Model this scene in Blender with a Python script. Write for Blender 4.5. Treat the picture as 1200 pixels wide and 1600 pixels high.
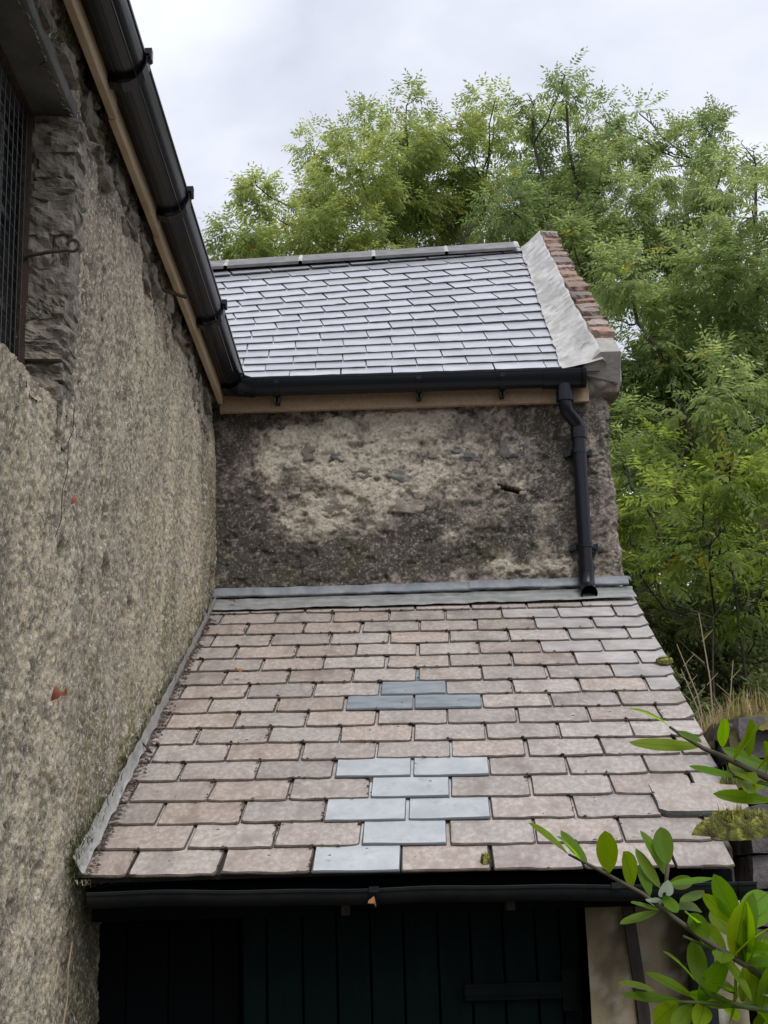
import bpy, bmesh, math, random
import numpy as np
from mathutils import Vector, Matrix

for o in list(bpy.data.objects):
    bpy.data.objects.remove(o)
S = bpy.context.scene
C = S.collection
R = random.Random(11)

# ------------------------------------------------------------------ camera
cam = bpy.data.cameras.new('camera')
cam.sensor_fit = 'VERTICAL'
cam.sensor_height = 36.0
cam.lens = 51.75
cam.clip_start = 0.05
cam.clip_end = 2000
camo = bpy.data.objects.new('camera', cam)
C.objects.link(camo)
_p = math.atan(600 / 2300.0)
_r = 0.03
_f = Vector((0, math.cos(_p), math.sin(_p)))
_u0 = Vector((0, -math.sin(_p), math.cos(_p)))
_r0 = Vector((1, 0, 0))
_rt = _r0 * math.cos(_r) - _u0 * math.sin(_r)
_up = _u0 * math.cos(_r) + _r0 * math.sin(_r)
camo.matrix_world = Matrix(((_rt.x, _up.x, -_f.x, 0), (_rt.y, _up.y, -_f.y, 0), (_rt.z, _up.z, -_f.z, 1.65), (0, 0, 0, 1)))
S.camera = camo

# ------------------------------------------------------------------ sky, sun, exposure
SUN_EL, SUN_ROT = math.radians(52), math.radians(155)
world = bpy.data.worlds.new('World')
S.world = world
world.use_nodes = True
wn, wl = world.node_tree.nodes, world.node_tree.links
wn.clear()
w_out = wn.new('ShaderNodeOutputWorld')
w_bg = wn.new('ShaderNodeBackground')
w_bg.inputs['Strength'].default_value = 0.1
sky = wn.new('ShaderNodeTexSky')
sky.sky_type = 'NISHITA'
sky.sun_disc = False
sky.sun_elevation = SUN_EL
sky.sun_rotation = SUN_ROT
w_tc = wn.new('ShaderNodeTexCoord')
w_map = wn.new('ShaderNodeMapping')
w_map.inputs['Scale'].default_value = (1.0, 1.0, 1.7)
w_map.inputs['Location'].default_value = (0.35, 0.1, 0.27)
w_n1 = wn.new('ShaderNodeTexNoise')
w_n1.inputs['Scale'].default_value = 4.2
w_n1.inputs['Detail'].default_value = 6
w_n1.inputs['Roughness'].default_value = 0.5
w_n1.inputs['Distortion'].default_value = 0.25
w_ramp = wn.new('ShaderNodeValToRGB')
w_ramp.color_ramp.elements[0].position = 0.36
w_ramp.color_ramp.elements[0].color = (0.48, 0.505, 0.585, 1)
w_ramp.color_ramp.elements[1].position = 0.68
w_ramp.color_ramp.elements[1].color = (0.70, 0.72, 0.785, 1)
w_mul = wn.new('ShaderNodeVectorMath')
w_mul.operation = 'SCALE'
w_mul.inputs['Scale'].default_value = 10.0
w_mix = wn.new('ShaderNodeMixRGB')
w_mix.inputs['Fac'].default_value = 0.94
wl.new(w_tc.outputs['Generated'], w_map.inputs['Vector'])
wl.new(w_map.outputs[0], w_n1.inputs['Vector'])
wl.new(w_n1.outputs['Fac'], w_ramp.inputs['Fac'])
wl.new(w_ramp.outputs['Color'], w_mul.inputs[0])
wl.new(sky.outputs[0], w_mix.inputs['Color1'])
wl.new(w_mul.outputs[0], w_mix.inputs['Color2'])
wl.new(w_mix.outputs[0], w_bg.inputs['Color'])
wl.new(w_bg.outputs[0], w_out.inputs['Surface'])

sun = bpy.data.lights.new('sun', 'SUN')
sun.energy = 1.5
sun.angle = math.radians(35)
sun.color = (1.0, 0.97, 0.92)
suno = bpy.data.objects.new('sun', sun)
C.objects.link(suno)
_sd = Vector((math.sin(SUN_ROT) * math.cos(SUN_EL), math.cos(SUN_ROT) * math.cos(SUN_EL), math.sin(SUN_EL)))
suno.rotation_euler = (-_sd).to_track_quat('-Z', 'Y').to_euler()
suno.location = (-3, -10, 20)

S.view_settings.view_transform = 'Standard'
S.view_settings.look = 'None'
S.view_settings.exposure = 0.62
S.view_settings.gamma = 1.0
S.view_settings.use_curve_mapping = False
S.cycles.max_bounces = 10
S.cycles.diffuse_bounces = 6
S.cycles.transmission_bounces = 8
S.cycles.transparent_max_bounces = 8

# ------------------------------------------------------------------ noise in numpy
def _hash(ix, iy, seed):
    h = (ix.astype(np.int64) * 374761393 + iy.astype(np.int64) * 668265263 + seed * 974634533) & 0xffffffff
    h = ((h ^ (h >> 13)) * 1274126177) & 0xffffffff
    h = ((h ^ (h >> 16)) * 2246822519) & 0xffffffff
    return ((h ^ (h >> 15)) & 0xffffff) / float(0xffffff)
def vnoise(x, y, seed=0):
    x = np.asarray(x, float); y = np.asarray(y, float)
    ix, iy = np.floor(x), np.floor(y)
    fx, fy = x - ix, y - iy
    fx = fx * fx * fx * (fx * (fx * 6 - 15) + 10); fy = fy * fy * fy * (fy * (fy * 6 - 15) + 10)
    a, b = _hash(ix, iy, seed), _hash(ix + 1, iy, seed)
    c, d = _hash(ix, iy + 1, seed), _hash(ix + 1, iy + 1, seed)
    return (a + (b - a) * fx) * (1 - fy) + (c + (d - c) * fx) * fy
def fbm(x, y, seed=0, octv=4, gain=0.5):
    t, a, s = 0.0, 1.0, 0.0
    for i in range(octv):
        t = t + a * vnoise(x, y, seed + i * 17); s += a; a *= gain
        x = np.asarray(x) * 2.03 + 3.1; y = np.asarray(y) * 2.03 + 7.7
    return t / s
def worley(x, y, seed=0):
    x = np.asarray(x, float); y = np.asarray(y, float)
    ix, iy = np.floor(x), np.floor(y)
    best = np.full(x.shape, 9.0); second = np.full(x.shape, 9.0); ident = np.zeros(x.shape)
    for dx in (-1, 0, 1):
        for dy in (-1, 0, 1):
            cx, cy = ix + dx, iy + dy
            d = np.hypot(cx + _hash(cx, cy, seed) - x, cy + _hash(cx, cy, seed + 5) - y)
            idn = _hash(cx, cy, seed + 9)
            closer = d < best
            second = np.where(closer, best, np.minimum(second, d))
            ident = np.where(closer, idn, ident)
            best = np.where(closer, d, best)
    return best, second, ident
def sstep(a, b, x):
    t = np.clip((x - a) / (b - a), 0, 1)
    return t * t * (3 - 2 * t)
def lerp3(a, b, t):
    return a * (1 - t[..., None]) + np.asarray(b, float) * t[..., None]

# ------------------------------------------------------------------ objects
WL = {}                                                  # world location of every parent (no parent is ever turned or scaled)
def link(o, parent=None, loc=None):
    C.objects.link(o)
    w = Vector(loc) if loc is not None else Vector((0, 0, 0))
    if parent is not None:
        o.parent = parent
        o.location = w - WL[parent.name]
    else:
        o.location = w
    WL[o.name] = w
    return o
def tag(o, label=None, cat=None, group=None, kind=None):
    if label: o['label'] = label
    if cat: o['category'] = cat
    if group: o['group'] = group
    if kind: o['kind'] = kind
    return o
def thing(name, label, cat, loc, group=None):
    o = bpy.data.objects.new(name, None)
    o.empty_display_size = 0.1
    link(o, None, loc)
    return tag(o, label, cat, group)
def mesh(name, v, f, mat=None, smooth=False, col=None):
    me = bpy.data.meshes.new(name)
    me.from_pydata([tuple(p) for p in v], [], [tuple(q) for q in f])
    if smooth: me.polygons.foreach_set('use_smooth', [True] * len(me.polygons))
    if mat: me.materials.append(mat)
    if col is not None: colour(me, col)
    me.update()
    return me
def colour(me, col):
    at = me.color_attributes.new('Col', 'FLOAT_COLOR', 'POINT')
    c = np.ones((len(me.vertices), 4), np.float32); c[:, :3] = col
    at.data.foreach_set('color', c.ravel())
def bigmesh(name, v, quads, mat, smooth=False, col=None):
    v = np.asarray(v, np.float32).reshape(-1, 3); q = np.asarray(quads, np.int32)
    n, k = q.shape
    me = bpy.data.meshes.new(name)
    me.vertices.add(len(v)); me.vertices.foreach_set('co', v.ravel())
    me.loops.add(n * k); me.loops.foreach_set('vertex_index', q.ravel())
    me.polygons.add(n); me.polygons.foreach_set('loop_start', np.arange(0, n * k, k, dtype=np.int32))
    me.polygons.foreach_set('loop_total', np.full(n, k, np.int32))
    if smooth: me.polygons.foreach_set('use_smooth', np.ones(n, bool))
    me.update(calc_edges=True)
    me.validate()
    if mat: me.materials.append(mat)
    if col is not None: colour(me, np.asarray(col, np.float32).reshape(-1, 3))
    return me
def obj(name, me, parent=None, loc=None):
    return link(bpy.data.objects.new(name, me), parent, loc)
def grid_quads(nu, nv, keep=None):
    i = np.arange(nu * nv).reshape(nu, nv)
    q = np.stack([i[:-1, :-1], i[1:, :-1], i[1:, 1:], i[:-1, 1:]], -1).reshape(-1, 4)
    return q if keep is None else q[keep.reshape(-1)]
class MB:
    def __init__(s): s.v, s.f = [], []
    def add(s, v, f):
        b = len(s.v); s.v += [tuple(p) for p in v]; s.f += [tuple(i + b for i in q) for q in f]
    def box(s, lo, hi):
        x0, y0, z0 = lo; x1, y1, z1 = hi
        s.add([(x0, y0, z0), (x1, y0, z0), (x1, y1, z0), (x0, y1, z0), (x0, y0, z1), (x1, y0, z1), (x1, y1, z1), (x0, y1, z1)],
              [(0, 3, 2, 1), (4, 5, 6, 7), (0, 1, 5, 4), (1, 2, 6, 5), (2, 3, 7, 6), (3, 0, 4, 7)])
    def tube(s, pts, rad, n=8, cap=True):
        pts = [Vector(p) for p in pts]
        if not hasattr(rad, '__len__'): rad = [rad] * len(pts)
        ref = None; rings = []
        for i, p in enumerate(pts):
            t = (pts[min(i + 1, len(pts) - 1)] - pts[max(i - 1, 0)]).normalized()
            if ref is None: ref = Vector((0, 0, 1)) if abs(t.z) < 0.9 else Vector((1, 0, 0))
            a = (ref - t * ref.dot(t)).normalized(); ref = a; b = t.cross(a)
            rings.append([p + (a * math.cos(2 * math.pi * k / n) + b * math.sin(2 * math.pi * k / n)) * rad[i] for k in range(n)])
        v = [q for r_ in rings for q in r_]; f = []
        for i in range(len(pts) - 1):
            for k in range(n):
                f.append((i * n + k, i * n + (k + 1) % n, (i + 1) * n + (k + 1) % n, (i + 1) * n + k))
        if cap:
            f.append(tuple(range(n))[::-1]); f.append(tuple(range((len(pts) - 1) * n, len(pts) * n)))
        s.add(v, f)
    def sweep(s, prof, path, closed=False):
        """prof: list of offsets (a list of world points made by path function) per station"""
        n = len(prof[0]); v = [q for st in prof for q in st]; f = []
        for i in range(len(prof) - 1):
            for k in range(n if closed else n - 1):
                f.append((i * n + k, i * n + (k + 1) % n, (i + 1) * n + (k + 1) % n, (i + 1) * n + k))
        s.add(v, f)
    def build(s, name, mat, parent=None, smooth=False, loc=None, col=None):
        v = s.v
        if loc is not None: v = [(p[0] - loc[0], p[1] - loc[1], p[2] - loc[2]) for p in v]
        return obj(name, mesh(name, v, s.f, mat, smooth), parent, loc)
def bevel(o, w=0.003, seg=2):
    m = o.modifiers.new('bevel', 'BEVEL'); m.width = w; m.segments = seg; m.limit_method = 'ANGLE'
    return o
def lump(name, mat, parent, centre, size, seed, rough=0.18, sub=3, rot=0.0, boxy=0.55, smooth=True):
    """an irregular stone: a cube rounded towards a ball and roughened"""
    bm = bmesh.new(); bmesh.ops.create_cube(bm, size=2.0)
    bmesh.ops.subdivide_edges(bm, edges=bm.edges[:], cuts=sub, use_grid_fill=True)
    rr = random.Random(seed); ox, oy = rr.random() * 50, rr.random() * 50
    cs, sn = math.cos(rot), math.sin(rot)
    P = np.array([v.co[:] for v in bm.verts]); L = np.linalg.norm(P, axis=1, keepdims=True)
    P = P * boxy + P / L * 1.25 * (1 - boxy)
    k = 1 + rough * (fbm(P[:, 0] * 1.7 + ox + P[:, 1], P[:, 2] * 1.7 + oy - P[:, 1] * .7, seed % 97, 4) - .5) * 2
    P = P * k[:, None] * np.array(size) * .5
    X = P[:, 0] * cs - P[:, 2] * sn; Z = P[:, 0] * sn + P[:, 2] * cs
    for v, x, y, z in zip(bm.verts, X, P[:, 1], Z): v.co = (x, y, z)
    me = bpy.data.meshes.new(name); bm.to_mesh(me); bm.free()
    if smooth: me.polygons.foreach_set('use_smooth', [True] * len(me.polygons))
    me.materials.append(mat)
    return obj(name, me, parent, centre)

# ------------------------------------------------------------------ materials
def mat(name, base, rough=0.7, spec=0.5, metal=0.0, var=None, scale=8.0, bump=0.0, bscale=60.0, attr=False, island=0.0, detail=6, stretch=(1, 1, 1), coords='Object', var2=None, scale2=3.0, ior=1.5, bdist=0.01, hue=0.0, vr=(.38, .66), vr2=(.5, .72)):
    m = bpy.data.materials.new(name); m.use_nodes = True
    N, L = m.node_tree.nodes, m.node_tree.links
    b = N['Principled BSDF']
    b.inputs['Roughness'].default_value = rough; b.inputs['Specular IOR Level'].default_value = spec
    b.inputs['Metallic'].default_value = metal; b.inputs['IOR'].default_value = ior
    tc = N.new('ShaderNodeTexCoord'); mp = N.new('ShaderNodeMapping'); mp.inputs['Scale'].default_value = stretch
    L.new(tc.outputs[coords], mp.inputs[0])
    vec = mp.outputs[0]
    if island:
        oi = N.new('ShaderNodeObjectInfo'); ad = N.new('ShaderNodeVectorMath'); ad.operation = 'ADD'
        sc = N.new('ShaderNodeVectorMath'); sc.operation = 'SCALE'; sc.inputs['Scale'].default_value = 37.0
        cb = N.new('ShaderNodeCombineXYZ')
        for i in range(3): L.new(oi.outputs['Random'], cb.inputs[i])
        L.new(cb.outputs[0], sc.inputs[0]); L.new(sc.outputs[0], ad.inputs[0]); L.new(vec, ad.inputs[1]); vec = ad.outputs[0]
    if attr:
        at = N.new('ShaderNodeAttribute'); at.attribute_name = 'Col'; colr = at.outputs['Color']
    else:
        rg = N.new('ShaderNodeRGB'); rg.outputs[0].default_value = (*base, 1); colr = rg.outputs[0]
    def blend(colr, v, sc_, lo, hi, rgh):
        n = N.new('ShaderNodeTexNoise'); n.inputs['Scale'].default_value = sc_; n.inputs['Detail'].default_value = detail; n.inputs['Roughness'].default_value = rgh
        L.new(vec, n.inputs['Vector'])
        r = N.new('ShaderNodeMapRange'); r.inputs['From Min'].default_value = lo; r.inputs['From Max'].default_value = hi
        L.new(n.outputs['Fac'], r.inputs['Value'])
        x = N.new('ShaderNodeMixRGB'); L.new(r.outputs[0], x.inputs['Fac']); L.new(colr, x.inputs['Color1'])
        x.inputs['Color2'].default_value = (*v, 1)
        return x.outputs[0]
    if var: colr = blend(colr, var, scale, vr[0], vr[1], .62)
    if var2: colr = blend(colr, var2, scale2, vr2[0], vr2[1], .6)
    if island:
        hs = N.new('ShaderNodeHueSaturation')
        mr = N.new('ShaderNodeMapRange'); mr.inputs['To Min'].default_value = 1 - island; mr.inputs['To Max'].default_value = 1 + island
        L.new(oi.outputs['Random'], mr.inputs['Value']); L.new(mr.outputs[0], hs.inputs['Value'])
        if hue:
            m7 = N.new('ShaderNodeMath'); m7.operation = 'MULTIPLY'; m7.inputs[1].default_value = 7.31
            fr = N.new('ShaderNodeMath'); fr.operation = 'FRACT'
            mh = N.new('ShaderNodeMapRange'); mh.inputs['To Min'].default_value = 1 - hue; mh.inputs['To Max'].default_value = 1 + hue
            L.new(oi.outputs['Random'], m7.inputs[0]); L.new(m7.outputs[0], fr.inputs[0]); L.new(fr.outputs[0], mh.inputs['Value']); L.new(mh.outputs[0], hs.inputs['Saturation'])
        L.new(colr, hs.inputs['Color']); colr = hs.outputs[0]
    L.new(colr, b.inputs['Base Color'])
    if bump:
        n = N.new('ShaderNodeTexNoise'); n.inputs['Scale'].default_value = bscale; n.inputs['Detail'].default_value = 5; n.inputs['Roughness'].default_value = .6
        L.new(vec, n.inputs['Vector'])
        bp = N.new('ShaderNodeBump'); bp.inputs['Strength'].default_value = bump; bp.inputs['Distance'].default_value = bdist
        L.new(n.outputs['Fac'], bp.inputs['Height']); L.new(bp.outputs[0], b.inputs['Normal'])
    return m
def leafmat(name, base=None, trans=0.45, rough=0.5, back=None, gloss=0.5, vein=False):
    m = bpy.data.materials.new(name); m.use_nodes = True
    N, L = m.node_tree.nodes, m.node_tree.links
    N.remove(N['Principled BSDF']); out = N['Material Output']
    b = N.new('ShaderNodeBsdfPrincipled'); b.inputs['Roughness'].default_value = rough; b.inputs['Specular IOR Level'].default_value = gloss
    t = N.new('ShaderNodeBsdfTranslucent'); mx = N.new('ShaderNodeMixShader'); mx.inputs[0].default_value = trans
    if base is None:
        a = N.new('ShaderNodeAttribute'); a.attribute_name = 'Col'; c = a.outputs['Color']
    else:
        rg = N.new('ShaderNodeRGB'); rg.outputs[0].default_value = (*base, 1)
        oi = N.new('ShaderNodeObjectInfo'); hs = N.new('ShaderNodeHueSaturation')
        mr = N.new('ShaderNodeMapRange'); mr.inputs['To Min'].default_value = .7; mr.inputs['To Max'].default_value = 1.3
        L.new(oi.outputs['Random'], mr.inputs['Value']); L.new(mr.outputs[0], hs.inputs['Value']); L.new(rg.outputs[0], hs.inputs['Color'])
        m7 = N.new('ShaderNodeMath'); m7.operation = 'MULTIPLY'; m7.inputs[1].default_value = 9.7; fr = N.new('ShaderNodeMath'); fr.operation = 'FRACT'
        mh = N.new('ShaderNodeMapRange'); mh.inputs['To Min'].default_value = .472; mh.inputs['To Max'].default_value = .515
        L.new(oi.outputs['Random'], m7.inputs[0]); L.new(m7.outputs[0], fr.inputs[0]); L.new(fr.outputs[0], mh.inputs['Value']); L.new(mh.outputs[0], hs.inputs['Hue'])
        c = hs.outputs[0]
        tc = N.new('ShaderNodeTexCoord'); n = N.new('ShaderNodeTexNoise'); n.inputs['Scale'].default_value = 5.0; n.inputs['Detail'].default_value = 4
        L.new(tc.outputs['Object'], n.inputs['Vector'])
        x = N.new('ShaderNodeMixRGB'); x.blend_type = 'MULTIPLY'; x.inputs['Fac'].default_value = .6
        L.new(n.outputs['Fac'], x.inputs['Color2']); L.new(c, x.inputs['Color1'])
        y = N.new('ShaderNodeMixRGB'); y.inputs['Fac'].default_value = .55; L.new(x.outputs[0], y.inputs['Color1']); L.new(c, y.inputs['Color2']); c = y.outputs[0]
    if vein:
        sp = N.new('ShaderNodeSeparateXYZ'); L.new(tc.outputs['Object'], sp.inputs[0])
        ab = N.new('ShaderNodeMath'); ab.operation = 'ABSOLUTE'; L.new(sp.outputs['X'], ab.inputs[0])
        vm = N.new('ShaderNodeMapRange'); vm.inputs['From Min'].default_value = .03; vm.inputs['From Max'].default_value = .008; L.new(ab.outputs[0], vm.inputs['Value'])
        vx = N.new('ShaderNodeMixRGB'); L.new(vm.outputs[0], vx.inputs['Fac']); L.new(c, vx.inputs['Color1']); vx.inputs['Color2'].default_value = (.085, .17, .012, 1); c = vx.outputs[0]
    g = N.new('ShaderNodeHueSaturation'); g.inputs['Hue'].default_value = .485; g.inputs['Saturation'].default_value = 1.08; g.inputs['Value'].default_value = 1.9
    L.new(c, b.inputs['Base Color']); L.new(c, g.inputs['Color']); L.new(g.outputs[0], t.inputs['Color'])
    L.new(b.outputs[0], mx.inputs[1]); L.new(t.outputs[0], mx.inputs[2]); L.new(mx.outputs[0], out.inputs['Surface'])
    return m

M = {}
M['render'] = mat('weathered lime render', (.3, .27, .22), .93, .15, attr=True, var=(.64, .58, .475), scale=105, vr=(.52, .66), var2=(.14, .122, .095), scale2=85, vr2=(.58, .70), stretch=(1, 1, .6), detail=3, bump=1.0, bscale=130, bdist=.010)
M['wingwall'] = mat('patchy rubble render', (.3, .27, .22), .93, .15, attr=True, var=(.46, .42, .35), scale=85, vr=(.58, .80), var2=(.05, .045, .04), scale2=70, vr2=(.55, .75), detail=3, bump=.7, bscale=150, bdist=.006)
M['stone'] = mat('grey rubble stone', (.15, .135, .118), .92, .15, var=(.25, .222, .185), scale=22, bump=.6, bscale=60, island=.3)
M['stonedark'] = mat('dark slatey stone', (.09, .085, .085), .85, .25, var=(.17, .16, .15), scale=16, bump=.6, bscale=60, island=.3)
M['jambstone'] = mat('reveal stone', (.15, .135, .115), .92, .15, var=(.28, .25, .205), scale=24, bump=.8, bscale=70, island=.25)
M['gardenstone'] = mat('purplish wall stone', (.105, .095, .10), .9, .2, var=(.19, .175, .175), scale=12, bump=.7, bscale=50, island=.3)
M['slate_new'] = mat('new grey slate', (.35, .355, .385), .33, .7, var=(.46, .465, .485), scale=9, bump=.22, bscale=26, island=.14, ior=1.6, stretch=(1, 2.2, 1), bdist=.006)
M['slate_old'] = mat('old brown heather slate', (.335, .285, .256), .5, .5, var=(.51, .455, .415), scale=60, vr=(.42, .70), var2=(.235, .187, .168), scale2=10, vr2=(.5, .74), bump=.5, bscale=48, island=.15, hue=.25, stretch=(1, .55, 1), bdist=.005, detail=9)
M['slate_blue'] = mat('blue grey replacement slate', (.40, .43, .455), .45, .5, var=(.52, .545, .56), scale=15, var2=(.30, .33, .35), scale2=22, vr2=(.6, .8), bump=.5, bscale=40, island=.07, bdist=.005, detail=8, stretch=(.8, .6, 1))
M['slate_bluedark'] = mat('darker blue grey replacement slate', (.19, .225, .255), .45, .5, var=(.30, .33, .355), scale=14, bump=.45, bscale=40, island=.06, bdist=.005, detail=8, stretch=(.6, 1.6, 1))
M['slate_greyed'] = mat('old grey heather slate', (.315, .295, .288), .5, .5, var=(.47, .435, .415), scale=10, bump=.45, bscale=22, island=.12, bdist=.008)
for _k, _w in (('slate_new', .75), ('slate_blue', .2), ('slate_old', .25)):
    _b = M[_k].node_tree.nodes['Principled BSDF']; _b.inputs['Coat Weight'].default_value = _w; _b.inputs['Coat Roughness'].default_value = .28; _b.inputs['Coat IOR'].default_value = 1.6
M['slate_dark'] = mat('dark raised verge slate', (.05, .055, .055), .55, .4, var=(.09, .095, .09), scale=12, bump=.4, bscale=40)
M['fillet'] = mat('rough grey flashing', (.37, .365, .35), .75, .3, var=(.27, .262, .245), scale=16, var2=(.12, .11, .09), scale2=9, vr2=(.56, .75), bump=.7, bscale=40)
M['edge_old'] = mat('grimy slate edge with painted shadow', (.085, .068, .058), .9, .15, var=(.14, .12, .10), scale=30)  # grime plus the shadow line under each course, put into the edge colour
M['edge_new'] = mat('cut slate edge with painted shadow', (.07, .072, .08), .7, .2)  # wet edge and course shadow line painted into the side faces
M['edge_blue'] = mat('cut blue slate edge with painted shadow', (.12, .135, .15), .7, .2)  # shadow line painted on the sides of the blue slates too
M['deck'] = mat('dark roof underlay', (.03, .027, .025), .9)
M['lead'] = mat('weathered lead', (.115, .132, .15), .5, .5, var=(.20, .215, .23), scale=14, bump=.4, bscale=18)
M['leadpale'] = mat('pale oxidised lead', (.27, .275, .27), .6, .4, var=(.17, .175, .172), scale=11, bump=.5, bscale=22)
M['mortar'] = mat('fresh pale mortar', (.37, .36, .345), .9, .15, var=(.53, .52, .50), scale=10, vr=(.42, .60), var2=(.27, .255, .235), scale2=16, vr2=(.52, .70), bump=.25, bscale=60, bdist=.005)
M['mortargrey'] = mat('grey kneeler mortar', (.30, .285, .265), .9, .2, var=(.4, .385, .36), scale=9, bump=.6, bscale=40)
M['brick'] = mat('old red brick', (.255, .175, .145), .94, .1, var=(.32, .275, .24), scale=18, var2=(.17, .145, .125), scale2=9, bump=.7, bscale=60, island=.25, hue=.4, bdist=.006)
M['timber'] = mat('new sawn timber', (.47, .37, .25), .75, .3, var=(.38, .28, .17), scale=5, stretch=(1.2, 1, 14), bump=.25, bscale=40, var2=(.30, .21, .13), scale2=2.2)
M['timber_y'] = mat('sawn eaves timber', (.36, .265, .18), .75, .3, var=(.28, .195, .125), scale=5, stretch=(14, 1.2, 14), bump=.25, bscale=40)
M['plastic'] = mat('black gutter plastic', (.006, .007, .011), .26, .28, bump=.05, bscale=9)
M['oldgutter'] = mat('old dark gutter', (.008, .0095, .011), .7, .2, var=(.014, .016, .016), scale=20)
M['iron'] = mat('rusted iron', (.045, .034, .028), .85, .3, var=(.085, .052, .038), scale=30, bump=.4, bscale=80)
M['wire'] = mat('galvanised dark wire', (.06, .06, .062), .5, .5, metal=.3)
M['glass'] = mat('grimy window glass', (.10, .115, .105), .22, .6, var=(.05, .06, .055), scale=4)
M['winframe'] = mat('grey painted frame', (.12, .12, .11), .7)
M['lintel'] = mat('slate lintel', (.10, .095, .09), .9, .2, var=(.16, .15, .14), scale=7, bump=.5, bscale=40)
M['green'] = mat('dark green door paint with eaves shade', (.0025, .0078, .008), .85, .12, var=(.0035, .0105, .0105), scale=4, bump=.2, bscale=50, stretch=(6, 6, .6))  # green taken nearly to black, carrying the shade under the eaves
M['black'] = mat('boards with painted eaves shade', (.0022, .003, .0042), .9, .1, bump=.2, bscale=50, stretch=(6, 6, .6))  # heavy shade below the eaves is put into this colour
M['ledge'] = mat('weathered ledge', (.005, .010, .0085), .9, .1, var=(.010, .0135, .011), scale=12)
M['plaster'] = mat('stained pier plaster', (.34, .30, .22), .95, .1, attr=True, bump=.5, bscale=80, bdist=.006)
M['darkwood'] = mat('dark wet timber', (.03, .026, .022), .8, .3, var=(.05, .042, .034), scale=12, stretch=(5, 5, .8))
M['ridge'] = mat('grey ridge tile', (.15, .145, .15), .7, .4, var=(.22, .21, .205), scale=12, bump=.3, bscale=50, island=.12)
M['moss'] = mat('green moss', (.075, .095, .018), .95, .1, var=(.15, .15, .035), scale=26, bump=.8, bscale=90)
M['debris'] = mat('dark leaf debris', (.07, .052, .042), .95, .1, var=(.11, .085, .066), scale=30)
M['drygrass'] = leafmat('dry grass', None, .3, .7)
M['ash'] = leafmat('ash leaves', None, .58, .5, gloss=.35)
M['laurel'] = leafmat('laurel leaf', (.145, .28, .018), .6, .42, gloss=.3, vein=True)
M['mosscol'] = mat('moss cushion', (.1, .1, .03), .95, .1, attr=True, bump=.9, bscale=140)
M['laurelpale'] = leafmat('laurel leaf underside', (.42, .5, .40), .2, .45)
M['stem'] = mat('laurel stem', (.09, .13, .03), .6, .4)
M['stemdark'] = mat('laurel wood', (.07, .06, .04), .7, .3)
M['bark'] = mat('grey ash bark', (.06, .056, .046), .92, .15, var=(.10, .095, .078), scale=9, bump=.8, bscale=30, stretch=(1, 1, .3))
M['barkdark'] = mat('dark shrub bark', (.06, .052, .042), .92, .15, var=(.10, .09, .07), scale=12, bump=.6, bscale=40)
M['orange'] = leafmat('dry orange leaf', (.30, .115, .05), .25, .6)
M['ground'] = mat('woodland soil and grass', (.05, .055, .025), .95, .1, var=(.07, .06, .035), scale=2.5, bump=.5, bscale=12)
M['yard'] = mat('gravel yard', (.15, .14, .12), .95, .1, var=(.09, .085, .07), scale=3, bump=.6, bscale=50)

CLUMPS_A = [(-1.34, 13.73, 8.12, 0.28), (-1.12, 14.28, 8.71, 0.29), (-1.23, 13.97, 8.85, 0.14), (-0.72, 14.39, 8.97, 0.33), (-0.64, 14.43, 9.48, 0.18), (-0.55, 13.42, 8.06, 0.37), (-0.15, 13.32, 8.62, 0.36), (-0.09, 14.81, 9.91, 0.22), (0.25, 13.77, 9.13, 0.35), (0.36, 13.72, 9.58, 0.14), (0.39, 15.09, 10.13, 0.21), (0.09, 14.15, 8.6, 0.45), (0.67, 14.81, 9.21, 0.44), (0.73, 14.16, 9.44, 0.23), (1.08, 14.45, 9.32, 0.36), (1.25, 13.57, 9.46, 0.16), (1.31, 14.44, 9.69, 0.24), (1.09, 14.86, 9.0, 0.47), (-1.6, 14.24, 8.26, 0.16), (0.43, 14.63, 8.53, 0.4), (-0.98, 14.51, 8.4, 0.33), (-0.17, 13.42, 7.9, 0.34)]
CLUMPS_B = [(1.76, 13.66, 9.17, 0.28), (1.62, 13.36, 9.37, 0.12), (1.89, 12.84, 9.09, 0.16), (1.82, 12.36, 9.06, 0.08), (1.96, 13.86, 8.9, 0.41), (2.18, 13.15, 8.63, 0.3), (2.38, 13.59, 9.26, 0.17), (2.78, 13.88, 9.22, 0.25), (2.74, 13.59, 9.33, 0.1), (3.11, 13.96, 8.92, 0.35), (2.31, 13.01, 8.04, 0.45), (1.79, 13.74, 8.35, 0.44), (2.94, 13.1, 7.93, 0.45), (3.54, 13.98, 9.25, 0.18), (3.55, 13.88, 9.39, 0.09), (3.21, 12.48, 8.0, 0.28), (1.84, 12.54, 7.3, 0.34), (1.29, 12.69, 7.85, 0.35), (1.53, 14.04, 8.07, 0.32), (2.59, 13.09, 7.53, 0.3)]
CLUMPS_C = [(3.34, 11.73, 7.8, 0.15), (3.11, 11.14, 7.02, 0.31), (2.75, 11.51, 6.63, 0.39), (2.09, 11.29, 6.5, 0.23), (3.15, 11.23, 6.44, 0.36), (2.25, 11.65, 6.13, 0.35), (2.67, 11.65, 5.94, 0.43), (3.31, 12.23, 6.14, 0.45), (2.05, 11.83, 6.38, 0.16), (2.68, 12.27, 6.66, 0.34), (2.26, 12.14, 5.84, 0.33), (2.73, 12.38, 5.61, 0.4), (3.08, 11.81, 5.36, 0.43), (2.62, 10.89, 5.34, 0.3), (3.59, 12.15, 6.34, 0.39), (3.63, 12.34, 5.69, 0.45), (3.74, 12.23, 7.1, 0.33)]
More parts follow.
